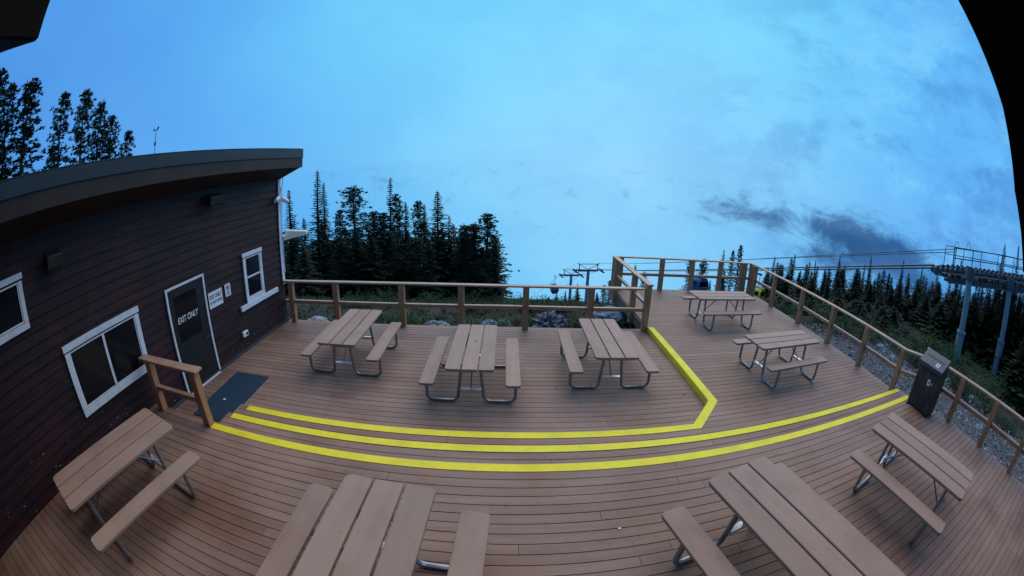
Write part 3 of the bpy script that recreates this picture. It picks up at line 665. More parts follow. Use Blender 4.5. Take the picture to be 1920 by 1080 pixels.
# ---------------------------------------------------------------- conifers
def fir_mesh(name, H, wid, seed, sparse=0.0, bare=0.06, taper=1.0, pine=False):
    rg = random.Random(seed); cb = MB(); tb = MB()
    lean = (rg.uniform(-.02, .02), rg.uniform(-.02, .02))
    def cx(z): return lean[0] * z + .04 * math.sin(z * .9 + seed), lean[1] * z
    tb.tube([(*cx(H * t), H * t) for t in (0, .15, .35, .6, .8, 1)], max(.05, H * .014), 7, .012)
    z = H * bare
    while z < H * 0.995:
        t = z / H
        if pine: rad = wid * (.12 + 1.0 * (1 - t) ** .62) * (0.6 + .4 * sst(0, .3, t)) * (1 if t < .95 else .7)
        else: rad = wid * ((1 - t) ** taper) * (0.55 + .45 * sst(0, .25, t)) + 0.02
        rad *= rg.uniform(.72, 1.18) * (1 if not pine else 1 + .5 * noise.noise(Vector((t * 6, seed, 0))))
        nb = rg.randint(4, 6) if not pine else rg.randint(5, 7)
        a0 = rg.uniform(0, 6.28)
        for k in range(nb):
            if rg.random() < sparse: continue
            a = a0 + k * 6.283 / nb + rg.uniform(-.4, .4); L = rad * rg.uniform(.55, 1.15) * (1 if not pine else 1 + .55 * noise.noise(Vector((math.cos(a), math.sin(a), t * 4 + seed))))
            droop = (-0.38 + .5 * t if not pine else -.12 + .55 * t) + rg.uniform(-.15, .15)
            x0, y0 = cx(z); dx, dy = math.cos(a), math.sin(a)
            if L > .35: tb.tube([(x0, y0, z), (x0 + dx * L * .9, y0 + dy * L * .9, z + L * .9 * droop)], .018, 4, .006)
            if not pine:
                n = max(3, int(L / .15) + 1)
                for i in range(n):
                    q = (i + .6) / n
                    px, py, pz = x0 + dx * L * q, y0 + dy * L * q, z + L * q * droop + .10 * L * q * q
                    for q_ in range(3):
                        w = .36 * L * (1.1 - q) + .04 + .10 * (1 - t)
                        sa = a + rg.uniform(.3, 1.4) * (1, -1, rg.choice((-.3, .3)))[q_]
                        e = Vector((math.cos(sa), math.sin(sa), rg.uniform(-.55, .0))).normalized() * w
                        h = rg.uniform(.055, .10) * (1 - .5 * t); tt = Vector((-e.y, e.x, rg.uniform(-.4, .4) * w)).normalized() * h
                        p = Vector((px + rg.uniform(-.03, .03), py + rg.uniform(-.03, .03), pz + rg.uniform(-.04, .04)))
                        cb.add([p - e * .2, p + e * .35 + tt, p + e, p + e * .35 - tt - Vector((0, 0, h * .6))], [(0, 1, 2, 3)])
            else:
                n = max(2, int(L / .15) + 1)
                for i in range(n):
                    q = (i + .9) / n
                    if q < .45 and L > .6 and rg.random() < .7 or rg.random() < .1: continue
                    c_ = Vector((x0 + dx * L * q, y0 + dy * L * q, z + L * q * droop)) + Vector((rg.gauss(0, .07), rg.gauss(0, .07), rg.gauss(0, .05)))
                    pr = rg.uniform(.09, .17)
                    for q_ in range(12):
                        e = (Vector((rg.gauss(0, 1), rg.gauss(0, 1), rg.gauss(.2, .6))) + Vector((dx, dy, .1)) * .8).normalized()
                        tt = e.cross(Vector((rg.gauss(0, 1), rg.gauss(0, 1), rg.gauss(0, 1)))).normalized() * rg.uniform(.018, .034)
                        cb.add([c_, c_ + e * pr * .6 + tt, c_ + e * pr * 1.3, c_ + e * pr * .6 - tt], [(0, 1, 2, 3)])
            tp = Vector((x0 + dx * L, y0 + dy * L, z + L * droop))
        z += (.13 + .13 * (1 - t)) * (1 if not pine else 1.12) * (H / 9) ** .3
    cm = bpy.data.meshes.new(name + '_crown'); cm.from_pydata(cb.v, [], cb.f); cm.materials.append(M_pine if pine else M_fir)
    tm = bpy.data.meshes.new(name + '_trunk'); tm.from_pydata(tb.v, [], tb.f); tm.materials.append(M_bark)
    return cm, tm, H
V = {'spire': [fir_mesh('spire', 10, 1.15, 11, .04, .04, .95), fir_mesh('spire', 10, 1.0, 12, .08, .06, .9), fir_mesh('spire', 10, 1.25, 13, .08, .05, 1.05)],
     'thin': [fir_mesh('thin', 10, .55, 21, .12, .1, .5), fir_mesh('thin', 10, .5, 22, .2, .12, .45)],
     'fir': [fir_mesh('fir', 9, 1.7, 31, .03, .04, .85), fir_mesh('fir', 9, 1.5, 32, .05, .05, .9), fir_mesh('fir', 9, 1.35, 33, .08, .04, .8)],
     'pine': [fir_mesh('pine', 9, 1.35, 41, .15, .10, 1, True), fir_mesh('pine', 9, 1.2, 42, .2, .14, 1, True), fir_mesh('pine', 9, 1.0, 43, .3, .2, 1, True), fir_mesh('pine', 9, 1.25, 44, .25, .1, 1, True)]}
def tree(x, y, ztop, kind, label, group=None, ws=1.0, name='conifer', zb=None, var=None):
    cm, tm, H = V[kind][var if var is not None else rnd.randrange(len(V[kind]))]
    z0 = (gz(x, y) if zb is None else zb) - .1; h = max(1.2, ztop - z0); s = h / H
    nm = {'spire': 'fir_tree', 'thin': 'fir_tree', 'fir': 'spruce_tree', 'pine': 'pine_tree'}[kind]
    r_ = empty(nm, (x, y, z0), rnd.uniform(0, 6.28)); w = ws * (0.55 + .55 * s) ; r_.scale = (w, w, s)
    for nm2, me in (('crown', cm), ('trunk', tm)):
        o = bpy.data.objects.new(nm2, me); COL.objects.link(o); o.parent = r_
    tag(r_, label, 'tree', group); return r_
def tree_at(az, el, D, *a, **k):
    x, y = polar(az, D); return tree(x, y, CH + D * math.tan(R(el)), *a, **k)
GL = 'trees beyond the back railing'
for az, el, Dd, kind, ws, lab in [
    (-31.2, -1.2, 34, 'spire', .8, 'narrow fir tree right beside the cabin corner, partly hidden by it'),
    (-29.3, -1.5, 33, 'spire', 1.15, 'pointed fir tree just right of the cream wedge lamp'),
    (-25.3, 0.7, 34, 'spire', 1.0, 'tallest spire-topped fir left of the bushy pines'),
    (-24.3, -1.0, 35, 'spire', .9, 'slightly lower fir spire touching the tallest spire on its right'),
    (-26.9, -5.4, 32, 'fir', .75, 'low fir between the wedge lamp and the tallest spire'),
    (-22.2, -4.8, 34, 'pine', .75, 'thin ragged tree just left of the broad bushy pine'),
    (-20.2, -2.0, 31, 'pine', 1.25, 'broad bushy pine with a rounded top, left of the gap in the tree line'),
    (-17.6, -5.2, 32, 'pine', 1.0, 'lower round-topped pine in the gap, right of the broad bushy pine'),
    (-15.5, -0.8, 36, 'thin', .75, 'very thin bare-looking spire standing high above the middle trees'),
    (-14.2, -3.2, 34, 'pine', .7, 'open-branched tree immediately right of the very thin spire'),
    (-16.3, -5.7, 31, 'pine', 1.1, 'dense pine at the foot of the very thin spire'),
    (-12.9, -4.1, 32, 'fir', .8, 'dark ragged fir midway between the thin spire and the sharp fir'),
    (-11.5, -4.0, 33, 'pine', .75, 'flat-topped open tree left of the sharp tall fir'),
    (-10.5, -4.5, 34, 'thin', .8, 'slender spike of a fir touching the sharp tall fir on its left'),
    (-9.2, -2.7, 32, 'fir', .95, 'sharp tall dark fir right of the middle of the tree group'),
    (-7.2, -6.0, 32, 'fir', .8, 'medium fir with a pointed top right of the sharp tall fir'),
    (-5.6, -8.2, 32, 'pine', .7, 'short round tree in the dip before the last big pine'),
    (-2.3, -5.7, 30, 'pine', 1.25, 'big bushy pine ending the tree group on the right'),
    (-4.0, -7.3, 30, 'pine', .9, 'pine leaning against the left side of the last big pine'),
    (-1.0, -8.6, 31, 'pine', .8, 'sparse pine at the right edge of the group over the valley')]:
    tree_at(az, el, Dd, kind, lab, GL, ws * (1.55 if kind in ('spire', 'fir') else 1.3 if kind == 'pine' else 1.5))
for i in range(44):
    az = -32 + 32.0 * (i + rnd.uniform(-.3, .3)) / 44; el = -6.9 - rnd.uniform(0, 2.6)
    if az > -3: el -= 1.2
    tree_at(az, el, rnd.uniform(27, 42), rnd.choice(('fir', 'fir', 'pine')), 'dark conifer filling the lower part of the group behind the back railing', GL + ', low fillers', rnd.uniform(1.3, 1.8))
GW = 'pines behind the cabin roof'
for az, el, Dd, ws, var, lab in [
    (-80.0, 20.3, 24, .8, 1, 'tallest pine at the left edge of the picture behind the cabin roof'),
    (-76.6, 18.0, 25, .62, 2, 'slim pine second from the left edge above the cabin roof'),
    (-74.0, 18.4, 24, .9, 1, 'broad pine third from the left edge above the cabin roof'),
    (-66.3, 15.9, 25, .72, 2, 'pine left of the big gap above the cabin roof, with an open lower crown'),
    (-62.6, 15.9, 25, .62, 1, 'dense pine with a blunt round top in the middle of the roof group'),
    (-60.0, 14.0, 26, .55, 1, 'slim pine right of the blunt-topped pine above the roof'),
    (-57.6, 11.8, 26, .55, 0, 'lower pine next to last in the group above the roof'),
    (-54.4, 9.6, 27, .6, 2, 'lowest pine at the right end of the group above the roof'),
    (-67.8, 9.6, 27, .5, 1, 'short pine in the gap between the two groups above the roof')]:
    tree_at(az, el, Dd, 'pine', lab, GW, ws * 1.95, var=var)
tree_at(-78.5, 12.5, 27, 'thin', 'thin fir spike at the far left edge above the roof', GW, .8)
def iv(x, P):
    for (a, b), (c_, d_) in zip(P, P[1:]):
        if x <= c_: return b + (d_ - b) * (x - a) / (c_ - a)
    return P[-1][1]
SK = [(36, -8.6), (41, -7.6), (47, -6.6), (52, -5.6), (60, -4.6), (66, -3.8), (72, -2.0), (77, 0.6), (82, 1.6), (92, 2.5)]
GR_ = 'trees of the forest edge on the right'
for az, el, lab in [(38.2, -7.6, 'pointed spruce just right of the far deck corner post'), (39.3, -8.3, 'small spruce second from the far deck corner post'), (41.2, -6.7, 'tall thin spruce spike under the cables near the corner post'),
    (44.6, -6.9, 'spruce with a blunt top left of the cable crossing'), (48.3, -5.4, 'highest spruce spike of the first half of the forest edge'), (53.5, -4.4, 'spruce spike crossing both cables in the middle of the forest edge'),
    (58.7, -3.6, 'broad spruce left of the lift platform, reaching above the lower cable'), (62.3, -3.9, 'spruce directly left of the end of the lift platform'), (68.8, -1.0, 'spruce top seen through the railing of the lift platform'),
    (76.3, 2.6, 'tall spruce above the right part of the lift platform'), (78.9, 3.1, 'tallest spruce at the right edge beside the dark eave')]:
    tree_at(az, el, 23.5 / math.sin(R(min(az, 66))) + 7, 'spire', lab, 'tall skyline spruces on the right', 1.1)
def rope_d(az): return 23.5 / math.sin(R(az)) + 2.0 if az < 66 else 26.5
FL = ['dark spruce packed into the front rank of the forest edge behind the right railing', 'dark spruce packed into the middle rank of the forest edge behind the right railing', 'dark spruce in the back rank of the forest edge behind the right railing']
for row, (off, spread, n, drop) in enumerate(((0, 3, 62, 2.3), (4, 4, 58, 1.0), (10, 8, 46, .3))):
    for i in range(n):
        az = 37.5 + 55 * (i + rnd.uniform(-.4, .4)) / n; el = iv(az, SK) - drop - rnd.uniform(-.6, 2.0)
        tree_at(az, el, rope_d(az) + off + rnd.uniform(0, spread), rnd.choice(('spire', 'fir', 'spire', 'thin' if row == 2 else 'fir')), FL[row], GR_, rnd.uniform(1.5, 2.1))
for i in range(46):
    az = 39 + 28 * (i + rnd.uniform(-.4, .4)) / 46 if i < 34 else rnd.uniform(81, 92)
    x_, y_ = polar(az, 1); tree_at(az, iv(az, SK) - 5.2 - rnd.uniform(0, 2.0), rnd.uniform(20.5, 25.5), rnd.choice(('fir', 'spire')), 'young dark spruce growing at the foot of the forest edge, just beyond the bank', 'young spruces at the foot of the forest edge', rnd.uniform(1.5, 2.1))
GM = 'small trees on the slope behind the raised deck'
for az, el, Dd, kind, ws, lab in [(26.2, -10.0, 52, 'pine', .7, 'ragged tree behind the far railing, left of the blue gondola'), (27.9, -9.7, 50, 'pine', .8, 'ragged tree above the blue gondola'),
    (30.6, -7.9, 46, 'fir', .75, 'bushy fir rising behind the middle of the far railing'), (32.0, -8.0, 46, 'pine', .55, 'thin tree between the two tallest behind the far railing'), (33.0, -7.0, 45, 'pine', .6, 'tallest open pine behind the far railing'),
    (31.2, -10.6, 44, 'fir', 1.0, 'low dense fir filling behind the far railing'), (33.6, -10.8, 44, 'fir', 1.1, 'low dense fir behind the right corner posts'), (29.2, -12.2, 45, 'fir', .8, 'short fir right of the blue gondola'), (35.2, -10.6, 43, 'fir', 1.1, 'low dense fir behind the yellow gondola'),
    (18.6, -11.6, 60, 'thin', 1.2, 'thin spike left of the far railing posts'), (19.9, -12.4, 58, 'pine', .7, 'small ragged tree behind the left part of the far railing'), (24.4, -14.4, 70, 'fir', .8, 'tiny fir on the skyline left of the blue gondola'), (23.2, -14.6, 75, 'fir', .8, 'tiny fir on the skyline below the cables'),
    (15.3, -13.9, 85, 'pine', 1.0, 'small dark tree left of the raised deck corner'), (14.5, -14.7, 88, 'pine', 1.0, 'smaller dark tree second left of the raised deck corner'), (13.7, -15.7, 88, 'fir', 1.0, 'tiny tree third left of the raised deck corner'),
    (10.9, -14.7, 95, 'fir', .9, 'tiny fir between the two far lift towers'), (12.9, -15.6, 98, 'fir', .9, 'tiny fir right of the far lift towers'), (16.2, -14.8, 80, 'fir', 1.0, 'dark fir against the raised deck corner'),
    (9.2, -15.7, 105, 'fir', .8, 'tiny fir left of the far lift towers'), (8.0, -16.3, 105, 'fir', .9, 'tiny fir below the distant gondola'), (6.9, -16.9, 104, 'fir', .8, 'lowest tiny fir on the skyline below the distant gondola')]:
    tree_at(az, el, Dd, kind, lab, GM, ws * 1.1)
# ---------------------------------------------------------------- shrubs, rocks
def shrub_mesh(seed, n=420, leaf=.05, m_=None):
    rg = random.Random(seed); mb = MB(); st = []
    for k in range(9):
        a = rg.uniform(0, 6.28); l = rg.uniform(.25, .6); st.append((math.cos(a) * l, math.sin(a) * l, rg.uniform(.25, .75)))
    for i in range(n):
        s = rg.choice(st); t = rg.random() ** .6
        p = Vector((s[0] * t, s[1] * t, s[2] * t)) + Vector((rg.gauss(0, .11), rg.gauss(0, .11), rg.gauss(0, .07)))
        p.z = abs(p.z); a = rg.uniform(0, 6.28); e = Vector((math.cos(a), math.sin(a), rg.uniform(-.3, .8))).normalized() * leaf * rg.uniform(.8, 1.7)
        w = e.cross(Vector((rg.uniform(-1, 1), rg.uniform(-1, 1), 1))).normalized() * leaf * .45
        mb.add([p, p + e * .5 + w, p + e, p + e * .5 - w], [(0, 1, 2, 3)])
    for s in st: mb.tube([(0, 0, 0), (s[0] * .8, s[1] * .8, s[2] * .8)], .008, 4, .004)
    me = bpy.data.meshes.new('shrub_leaves'); me.from_pydata(mb.v, [], mb.f); me.materials.append(m_ or M_leaf); return me
SH = [shrub_mesh(1), shrub_mesh(2, 520, .045), shrub_mesh(3, 360, .06, M_leaf2)]
def shrub(x, y, s, label, group):
    o = bpy.data.objects.new('shrub', rnd.choice(SH)); COL.objects.link(o); o.location = (x, y, gz(x, y) - .03); o.rotation_euler = (0, 0, rnd.uniform(0, 6.28))
    o.scale = (s, s, s * rnd.uniform(.7, 1.1)); tag(o, label, 'shrub', group)
for i in range(46):
    x = -5.4 + 8.6 * i / 45 + rnd.uniform(-.2, .2); y = rnd.uniform(9.75, 11.4) if i % 2 else rnd.uniform(12, 17)
    if 0.2 < x < 2.2 and y < 12.0: y = 12.8
    shrub(x, y, rnd.uniform(.55, .95) if y < 11.5 else rnd.uniform(.6, 1.0), ('low leafy shrub close behind the back railing, right at the edge of the lower deck' if y < 11.5 else 'low shrub farther down the slope behind the back railing'), 'shrubs behind the back railing' if y < 11.5 else 'shrubs down the back slope')
for i in range(80):
    az = rnd.uniform(40, 88); Dd = rnd.uniform(15.5, 24); x, y = polar(az, Dd)
    if y < 13 and x < 12.5: x += 3
    shrub(x, y, rnd.uniform(.8, 1.7), ('low shrub on the bank beyond the right railing, near the lift tower legs' if az > 62 else 'low shrub on the bank beyond the raised deck, left of the bin'), 'shrubs near the lift tower legs' if az > 62 else 'shrubs beyond the raised deck')
mb = MB(); rg = random.Random(77)
def tuft(mb, x, y, s):
    z = gz(x, y)
    for k in range(5):
        a = rg.uniform(0, 6.28); e = Vector((math.cos(a), math.sin(a), rg.uniform(.3, 1.4))).normalized() * s * rg.uniform(.6, 1.4); w = Vector((-math.sin(a), math.cos(a), 0)) * s * .22
        p = Vector((x + rg.gauss(0, s), y + rg.gauss(0, s), z - .01)); mb.add([p - w, p + w, p + e], [(0, 1, 2)])
for i in range(9000):
    a = rg.uniform(-34, 92); Dd = 11 + 26 * rg.random() ** 1.6
    x, y = polar(a, Dd)
    if y < 9.6 and x < 9.3: continue
    if x > 9 and y < 11 and x < 15 and rg.random() < .55: continue
    tuft(mb, x, y, rg.uniform(.05, .12) * (1 + Dd / 40))
for i in range(7000):
    a = rg.uniform(-2, 40); Dd = rg.uniform(37, 125); x, y = polar(a, Dd); tuft(mb, x, y, rg.uniform(.12, .32))
o = mb.build('ground_cover', M_leaf2); o['kind'] = 'stuff'; tag(o, 'low heather and grass over the mountainside below the deck', 'ground cover')
def rock_mesh(seed, sx, sy, sz, rough=.35, fr=2.0, m_=None):
    bm = bmesh.new(); bmesh.ops.create_icosphere(bm, subdivisions=4, radius=1)
    for v in bm.verts:
        n_ = v.co.normalized(); k = 1 + rough * noise.noise(n_ * fr + Vector((seed, 0, 0))) + rough * .5 * noise.noise(n_ * fr * 2.7 + Vector((0, seed, 0)))
        k += .12 * (round(noise.noise(n_ * 1.4 + Vector((seed, seed, 1))) * 4) / 4)
        v.co = Vector((n_.x * sx, n_.y * sy, n_.z * sz)) * k
    me = bpy.data.meshes.new('rock'); bm.to_mesh(me); bm.free(); me.materials.append(m_ or M_rock); return me
def rock(az, el, Dd, sx, sy, sz, lab, seed, m_=None, rough=.35, fr=2.0, rz=None, grp=None):
    x, y = polar(az, Dd); o = bpy.data.objects.new('rock', rock_mesh(seed, sx, sy, sz, rough, fr, m_)); COL.objects.link(o)
    o.location = (x, y, CH + Dd * math.tan(R(el)) if el is not None else gz(x, y)); o.rotation_euler = (0, 0, rnd.uniform(0, 6) if rz is None else rz); tag(o, lab, 'rock', grp)
rock(7.0, -20.6, 11.3, .42, .30, .30, 'craggy weathered pale rock behind the back railing, between two posts', 3, M_rockd, .8, 4.5, rz=.4)
rock(15.6, -18.6, 11.9, .55, .45, .22, 'flat pale rock slab beside the raised deck corner', 8, M_rock, .25, 1.6, rz=.1)
rock(-9.3, -21.0, 10.6, .32, .2, .13, 'flat grey rock at the deck edge left of the middle table', 5, rz=.3)
rock(-1.6, -21.2, 10.7, .22, .2, .2, 'grey rock just right of the far end of the middle table', 6)
rock(0.6, -20.9, 11.2, .2, .15, .15, 'small grey rock between the middle table and the craggy rock', 7)
rock(-26.5, -19.4, 10.6, .3, .3, .14, 'grey rock at the deck edge by the cabin corner', 9)
rock(-20.2, -20.0, 10.6, .2, .2, .15, 'grey rock behind the railing by the left table', 10)
RM = [rock_mesh(40 + k, 1.2, .95, .65, .45, 2.2) for k in range(5)]
for i in range(42):
    y = rnd.uniform(-3, 9.5); x = rnd.uniform(9.5, 17); sz = rnd.uniform(.06, .26)
    o = bpy.data.objects.new('rock', RM[i % 5]); COL.objects.link(o); o.location = (x, y, gz(x, y) + .02); o.scale = (sz, sz, sz); o.rotation_euler = (rnd.uniform(-.3, .3), 0, rnd.uniform(0, 6))
    tag(o, 'grey stone lying on the gravel bank right of the deck', 'rock', 'stones on the gravel bank')
mb = MB(); b0 = 0
for i in range(9000):
    y = rg.uniform(-6, 11.5); x = rg.uniform(9.0, 16); s = rg.uniform(.02, .09); z = gz(x, y) + .06
    p = [Vector((x + rg.uniform(-s, s), y + rg.uniform(-s, s), z + rg.uniform(-.02, s))) for _ in range(4)]
    mb.add(p, [(0, 1, 2), (0, 2, 3), (0, 3, 1), (1, 3, 2)])
o = mb.build('loose_stones', M_rockd); o['kind'] = 'stuff'; tag(o, 'loose small stones scattered over the gravel bank', 'stones')
mb = MB(); mb.prism([(8.66, 6.0, -.62), (8.66, 8.9, -.62), (8.9, 8.9, -.62), (8.95, 6.0, -.62)], (0, 0, .26)); tag(mb.build('concrete_kerb', M_conc), 'grey concrete kerb along the foot of the raised deck on the right', 'kerb')

# ---------------------------------------------------------------- lift platform tower on the right
def P3(az, el, Dd): x, y = polar(az, Dd); return Vector((x, y, CH + Dd * math.tan(R(el))))
pt = tag(empty('lift_platform_tower', P3(71.5, -14, 23)), 'pale two-legged lift tower with a railed sheave platform on the right', 'lift tower')
LA = P3(63.6, -3.0, 24.5); LB = P3(90, 1.4, 31.0)      # ends of the beam
def under_root(fn, name, m_, **k):
    mb = MB(); fn(mb); o = mb.build(name, m_, pt, **k); o.data.transform(Matrix.Translation(-Vector(pt.location))); return o
for (a1, e1, a2, e2, Dl, r0, r1_) in ((71.6, -14.2, 69.5, -3.6, 23.0, .30, .22), (79.2, -12.6, 76.9, -2.7, 25.5, .30, .22)):
    bt = P3(a1, e1, Dl); tp = P3(a2, e2, Dl * 1.0); tp = Vector((bt.x * .55 + tp.x * .45, bt.y * .55 + tp.y * .45, tp.z + .3))
    mid_ = bt.lerp(tp, .42)
    under_root(lambda mb: (mb.tube([bt, mid_], r0, 12), mb.tube([mid_, tp], r1_, 12), mb.tube([bt + Vector((0, 0, .0)), bt + Vector((0, 0, .12))], .45, 12), mb.tube([mid_, mid_ + Vector((0, 0, .1))], r0 + .05, 12)), 'leg', M_steel, smooth=True)
    under_root(lambda mb: mb.box(bt.x - .5, bt.x + .5, bt.y - .5, bt.y + .5, bt.z - .9, bt.z), 'footing', M_conc, bevel=.05)
    under_root(lambda mb: (mb.tube([tp - Vector((0, 0, .1)), tp + Vector((0, 0, .5))], .34, 10),), 'leg_head', M_steeld)
bd = (LB - LA); bl = bd.length; bd.normalize(); side = Vector((-bd.y, bd.x, 0)).normalized()
U = Vector((0, 0, 1))
def beam(mb):
    for s in (-.35, .35): mb.bar(LA + bd * 1.4 + side * s - U * .65, LB + side * s - U * .55, .10, .42)
    for i in range(16): mb.bar(LA + bd * (1.6 + i * .9) - side * .35 - U * .5, LA + bd * (1.6 + i * .9) + side * .35 - U * .5, .08, .08)
under_root(beam, 'beam', M_steel)
def sheaves(mb):
    for s in (-.75, .55):
        for i in range(34):
            c_ = LA + bd * (.3 + i * .40) + side * s + U * (.0 + .25 * math.sin(math.pi * min(1, i / 5) / 2) - .32)
            mb.tube([c_ - side * .05, c_ + side * .05], .17, 12)
        mb.bar(LA + bd * .3 + side * s - U * .30, LA + bd * 13.4 + side * s - U * .05, .06, .14)
        for i in range(21): mb.bar(LA + bd * (.35 + i * .62) + side * s - U * .1, LA + bd * (.35 + i * .62) + side * (s * .4) - U * .5, .06, .08)
under_root(sheaves, 'sheave_train', M_steeld)
def truss(mb):
    for s in (-.95, .9):
        mb.bar(LA + bd * .9 + side * s - U * .62, LB + side * s - U * .55, .06, .12); mb.bar(LA + bd * .9 + side * s - U * .12, LB + side * s + U * .1, .06, .10)
        for i in range(26):
            a_ = LA + bd * (1.0 + i * .55) + side * s; mb.bar(a_ - U * .62, a_ + bd * .55 * (1 if i % 2 else -1) - U * .1, .05, .07); mb.box(a_.x - .12, a_.x + .12, a_.y - .05, a_.y + .05, a_.z - .5, a_.z - .2)
under_root(truss, 'truss', M_steeld)
def walk(mb):
    for s in (-1.15, 1.0):
        mb.bar(LA + bd * .6 + side * s - U * .28, LB + side * s - U * .1, .40, .04)
        for i in range(12): mb.bar(LA + bd * (.8 + i * 1.15) + side * s - U * .3, LA + bd * (.8 + i * 1.15) - U * .55, .06, .06)
under_root(walk, 'walkway', M_steeld)
RA = LA + bd * 1.3
def rails(mb):
    for s in (-1.3,):
        for z_ in (.55, 1.05):
            mb.tube([RA + side * s + U * z_, RA + bd * 4.0 + side * s + U * z_, RA + bd * 12 + side * s + U * (z_ - .2)], .03, 6)
        for k in (0, .12, 1.5, 4.0, 4.15, 7.0, 9.0, 9.15, 11.5): mb.tube([RA + bd * k + side * s - U * .25, RA + bd * k + side * s + U * (1.05 if k < 6 else .95)], .035 if k % 1 else .05, 6)
    for s in (1.15,):
        for z_ in (.55, 1.0): mb.tube([RA + side * s + U * z_, RA + bd * 12 + side * s + U * (z_ - .2)], .025, 6)
        for k in range(8): mb.tube([RA + bd * k * 1.6 + side * s - U * .25, RA + bd * k * 1.6 + side * s + U * .95], .03, 6)
under_root(rails, 'handrail', M_steeld)
for k in (.15, 1.05, 4.1):
    b_ = RA + bd * k - side * 1.3 + U * 1.05
    under_root(lambda mb: mb.tube([b_ + bd * (-.16 * math.cos(t)) + U * (.34 * math.sin(t)) for t in [math.pi * i / 10 for i in range(11)]], .018, 5), 'ladder_hoop', M_steel)

# far lift towers with crossarms
def far_tower(az, elb, elt, Dd, span, lab):
    base = P3(az, elb, Dd); top = P3(az, elt, Dd); r_ = tag(empty('lift_tower', base), lab, 'lift tower', 'lift towers on the far slope')
    h = top.z - base.z; sx = Vector((1, 0.12, 0)).normalized(); Z = Vector((0, 0, 1)); fwd = Vector((-.12, 1, 0))
    mb = MB(); mb.tube([Z * -1.5, Z * (h * .55), Z * h], .52, 12, .42); mb.build('shaft', M_steel, r_, smooth=True)
    mb = MB(); mb.box(-1.1, 1.1, -1.1, 1.1, -2.5, .5); mb.build('footing', M_conc, r_)
    mb = MB(); mb.bar(sx * -span * .72 + Z * (h + .1), sx * span * .72 + Z * (h + .1), .45, .55); mb.build('crossarm', M_steeld, r_)
    mb = MB()
    for s in (-1, 1):
        mb.bar(sx * s * span * .70 + Z * h, sx * s * span * .70 + Z * (h + 1.9), .22, .30); mb.bar(Z * (h + .4), sx * s * span * .70 + Z * (h + 1.9), .12, .14)
        mb.bar(sx * s * span * .70 + Z * (h + 1.9), sx * s * span * .84 + Z * (h + 2.2), .2, .2)
    mb.bar(sx * -span * .7 + Z * (h + 1.95), sx * span * .7 + Z * (h + 1.95), .14, .14); mb.build('lifting_frame', M_steeld, r_)
    for s in (-1, 1):
        mb = MB(); c_ = sx * s * span + Z * (h + .25)
        for k in range(-4, 5): mb.tube([c_ + fwd * k * .5 - sx * .07 - Z * abs(k) * .06, c_ + fwd * k * .5 + sx * .07 - Z * abs(k) * .06], .25, 8)
        mb.bar(c_ - fwd * 2.2 - Z * .35, c_ + fwd * 2.2 - Z * .35, .6, .12); mb.bar(c_ - sx * s * span * .32 , c_ + sx * s * .3, .5, .35); mb.build('sheave_train', M_steeld, r_)
    return base, h, sx
T2b, T2h, T2s = far_tower(12.15, -17.6, -12.9, 118, 3.9, 'right-hand tall lift tower on the slope beyond the back railing')
T1b, T1h, T1s = far_tower(9.85, -17.7, -13.7, 134, 3.4, 'left-hand lift tower on the slope, slightly lower than its neighbour')
def cable(pts, r_, lab, grp=None, sag=0.0, name='haul_rope'):
    out = []
    for i in range(len(pts) - 1):
        a, b_ = Vector(pts[i]), Vector(pts[i + 1]); n = 14
        for k in range(n + (i == len(pts) - 2)):
            t = k / n; out.append(a.lerp(b_, t) - Vector((0, 0, sag * 4 * t * (1 - t))))
    mb = MB(); mb.tube(out, r_, 5); tag(mb.build(name, M_steeld), lab, 'cable', grp)
t2l = T2b + T2s * -3.6 + U * (T2h + .5); t2r = T2b + T2s * 3.6 + U * (T2h + .5)
t1l = T1b + T1s * -3.4 + U * (T1h + .5); t1r = T1b + T1s * 3.4 + U * (T1h + .5)
vl = P3(2.2, -18.6, 230); vr = P3(3.6, -19.2, 230)
plow = LA + side * -.75 + bd * .3 - U * .1; plow2 = LA + side * .55 + bd * .3 - U * .1
cable([plow, t2r, t1r, vr], .05, 'thick dark haul rope from the right lift platform to the far towers, near side', 'haul ropes', .5)
cable([plow2, t2l, t1l, vl], .05, 'thick dark haul rope from the right lift platform to the far towers, far side', 'haul ropes', .5)
hi = RA - side * 1.3 + U * 1.0; hi2 = RA - side * 1.3 + U * .85
cable([hi, t2r + U * 1.8, t1r + U * 1.8], .022, 'upper thin cable rising to the top rail of the lift platform', 'signal cables', .6, 'signal_cable')
cable([hi2, t2l + U * 1.8, t1l + U * 1.8], .022, 'thin cable running just under the uppermost one to the lift platform', 'signal cables', .6, 'signal_cable')
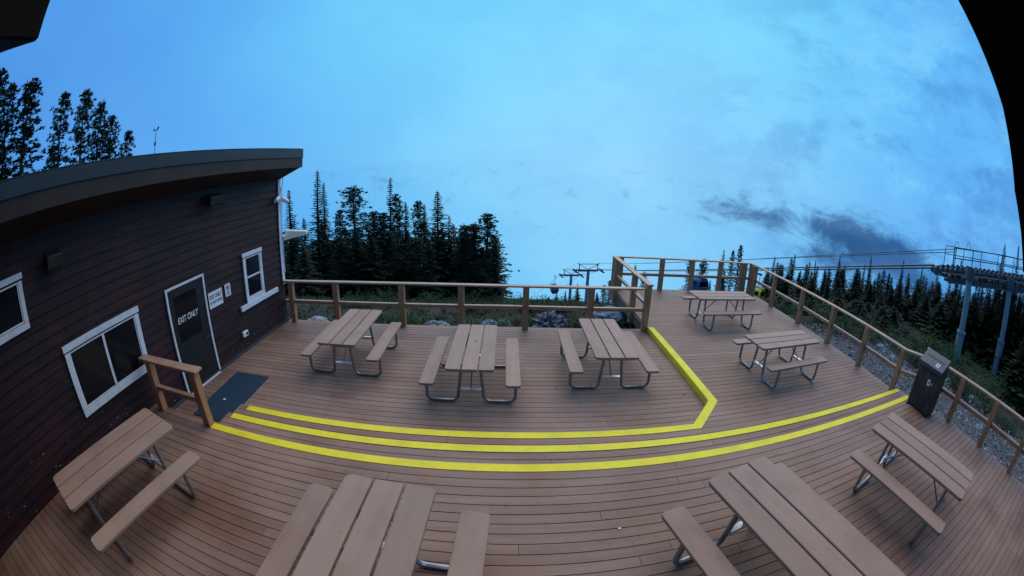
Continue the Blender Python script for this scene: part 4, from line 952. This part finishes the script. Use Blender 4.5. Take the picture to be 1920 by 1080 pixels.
# gondola cabins
def gondola(pos, body, s, lab, rz, ropeh):
    r_ = tag(empty('gondola_cabin', pos, rz), lab, 'gondola', 'gondola cabins'); r_.scale = (s, s, s)
    mb = MB()
    prof = [(-.62, -1.02), (.62, -1.02), (.86, -.55), (.95, .05), (.84, .62), (.55, .95), (-.55, .95), (-.84, .62), (-.95, .05), (-.86, -.55)]
    mb.prism([(x, -.85, z) for x, z in prof], (0, 1.7, 0)); mb.build('cabin', body, r_, bevel=.10, smooth=True)
    for s_ in (-1, 1):
        mb = MB(); mb.prism([(-.70, s_ * .855, .02), (.70, s_ * .855, .02), (.62, s_ * .855, .62), (-.62, s_ * .855, .62)], (0, s_ * .02, 0)); mb.build('window', M_glass, r_)
        mb = MB(); mb.bar((-.84, s_ * .885, -.06), (.84, s_ * .885, -.06), .02, .05); mb.build('window_trim', M_plate, r_)
        mb = MB(); mb.prism([(s_ * .90, -.6, .0), (s_ * .90, .6, .0), (s_ * .82, .6, .60), (s_ * .82, -.6, .60)], (s_ * .05, 0, 0)); mb.build('window', M_glass, r_)
    mb = MB(); mb.box(-.45, .45, -.9, .9, .96, 1.02); mb.build('roof_frame', M_steeld, r_)
    mb = MB(); mb.box(-.6, .6, -.7, .7, -1.12, -1.03); mb.build('floor_frame', M_steeld, r_)
    mb = MB(); mb.tube([(0, 0, 1.0), (0, 0, ropeh * .6), (.12, 0, ropeh * .8), (0, 0, ropeh)], .045, 6); mb.build('hanger', M_steeld, r_)
    mb = MB(); mb.box(-.12, .12, -.3, .3, ropeh - .1, ropeh + .12); mb.build('grip', M_steeld, r_)
gondola(P3(27.7, -13.15, 50), M_cabb, 1.0, 'dark blue gondola cabin behind the far railing of the raised deck', .25, 2.4)
gondola(P3(36.35, -13.0, 38.5), M_caby, .72, 'yellow gondola cabin peeping out behind the far right corner post', .5, 2.6)
gondola(P3(7.6, -15.6, 146), M_cabk, 1.55, 'small dark gondola cabin hanging from the rope left of the far lift towers', .1, 3.0)
# weather mast behind the cabin
mp_ = P3(-50.2, 3.5, 24); mz = P3(-50.6, 9.0, 24)
ms = tag(empty('weather_mast', (mp_.x, mp_.y, gz(mp_.x, mp_.y))), 'thin weather mast with small instruments above the cabin roof', 'mast')
hh = mz.z - ms.location.z
mb = MB(); mb.tube([(0, 0, 0), (0, 0, hh * .8)], .045, 6); mb.tube([(0, 0, hh * .8), (0, 0, hh)], .022, 6); mb.build('pole', M_steeld, ms)
mb = MB(); mb.bar((-.24, 0, hh), (.18, 0, hh), .03, .03); mb.tube([(-.22, 0, hh), (-.22, 0, hh + .12)], .05, 6); mb.bar((.1, 0, hh), (.28, 0, hh + .14), .02, .12); mb.build('wind_vane', M_steeld, ms)
mb = MB(); mb.tube([(.0, 0, hh * .9), (.0, 0, hh * .9 + .2)], .07, 8); mb.build('sensor', M_steeld, ms)
# little post with a line on the crest
q0 = P3(1.6, -17.6, 60)
fp = tag(empty('marker_post', (q0.x, q0.y, gz(q0.x, q0.y))), 'thin dark marker post on the skyline right of the last big pine', 'post')
mb = MB(); mb.tube([(0, 0, -.3), (0, 0, 1.6)], .04, 6); mb.build('pole', M_steeld, fp)
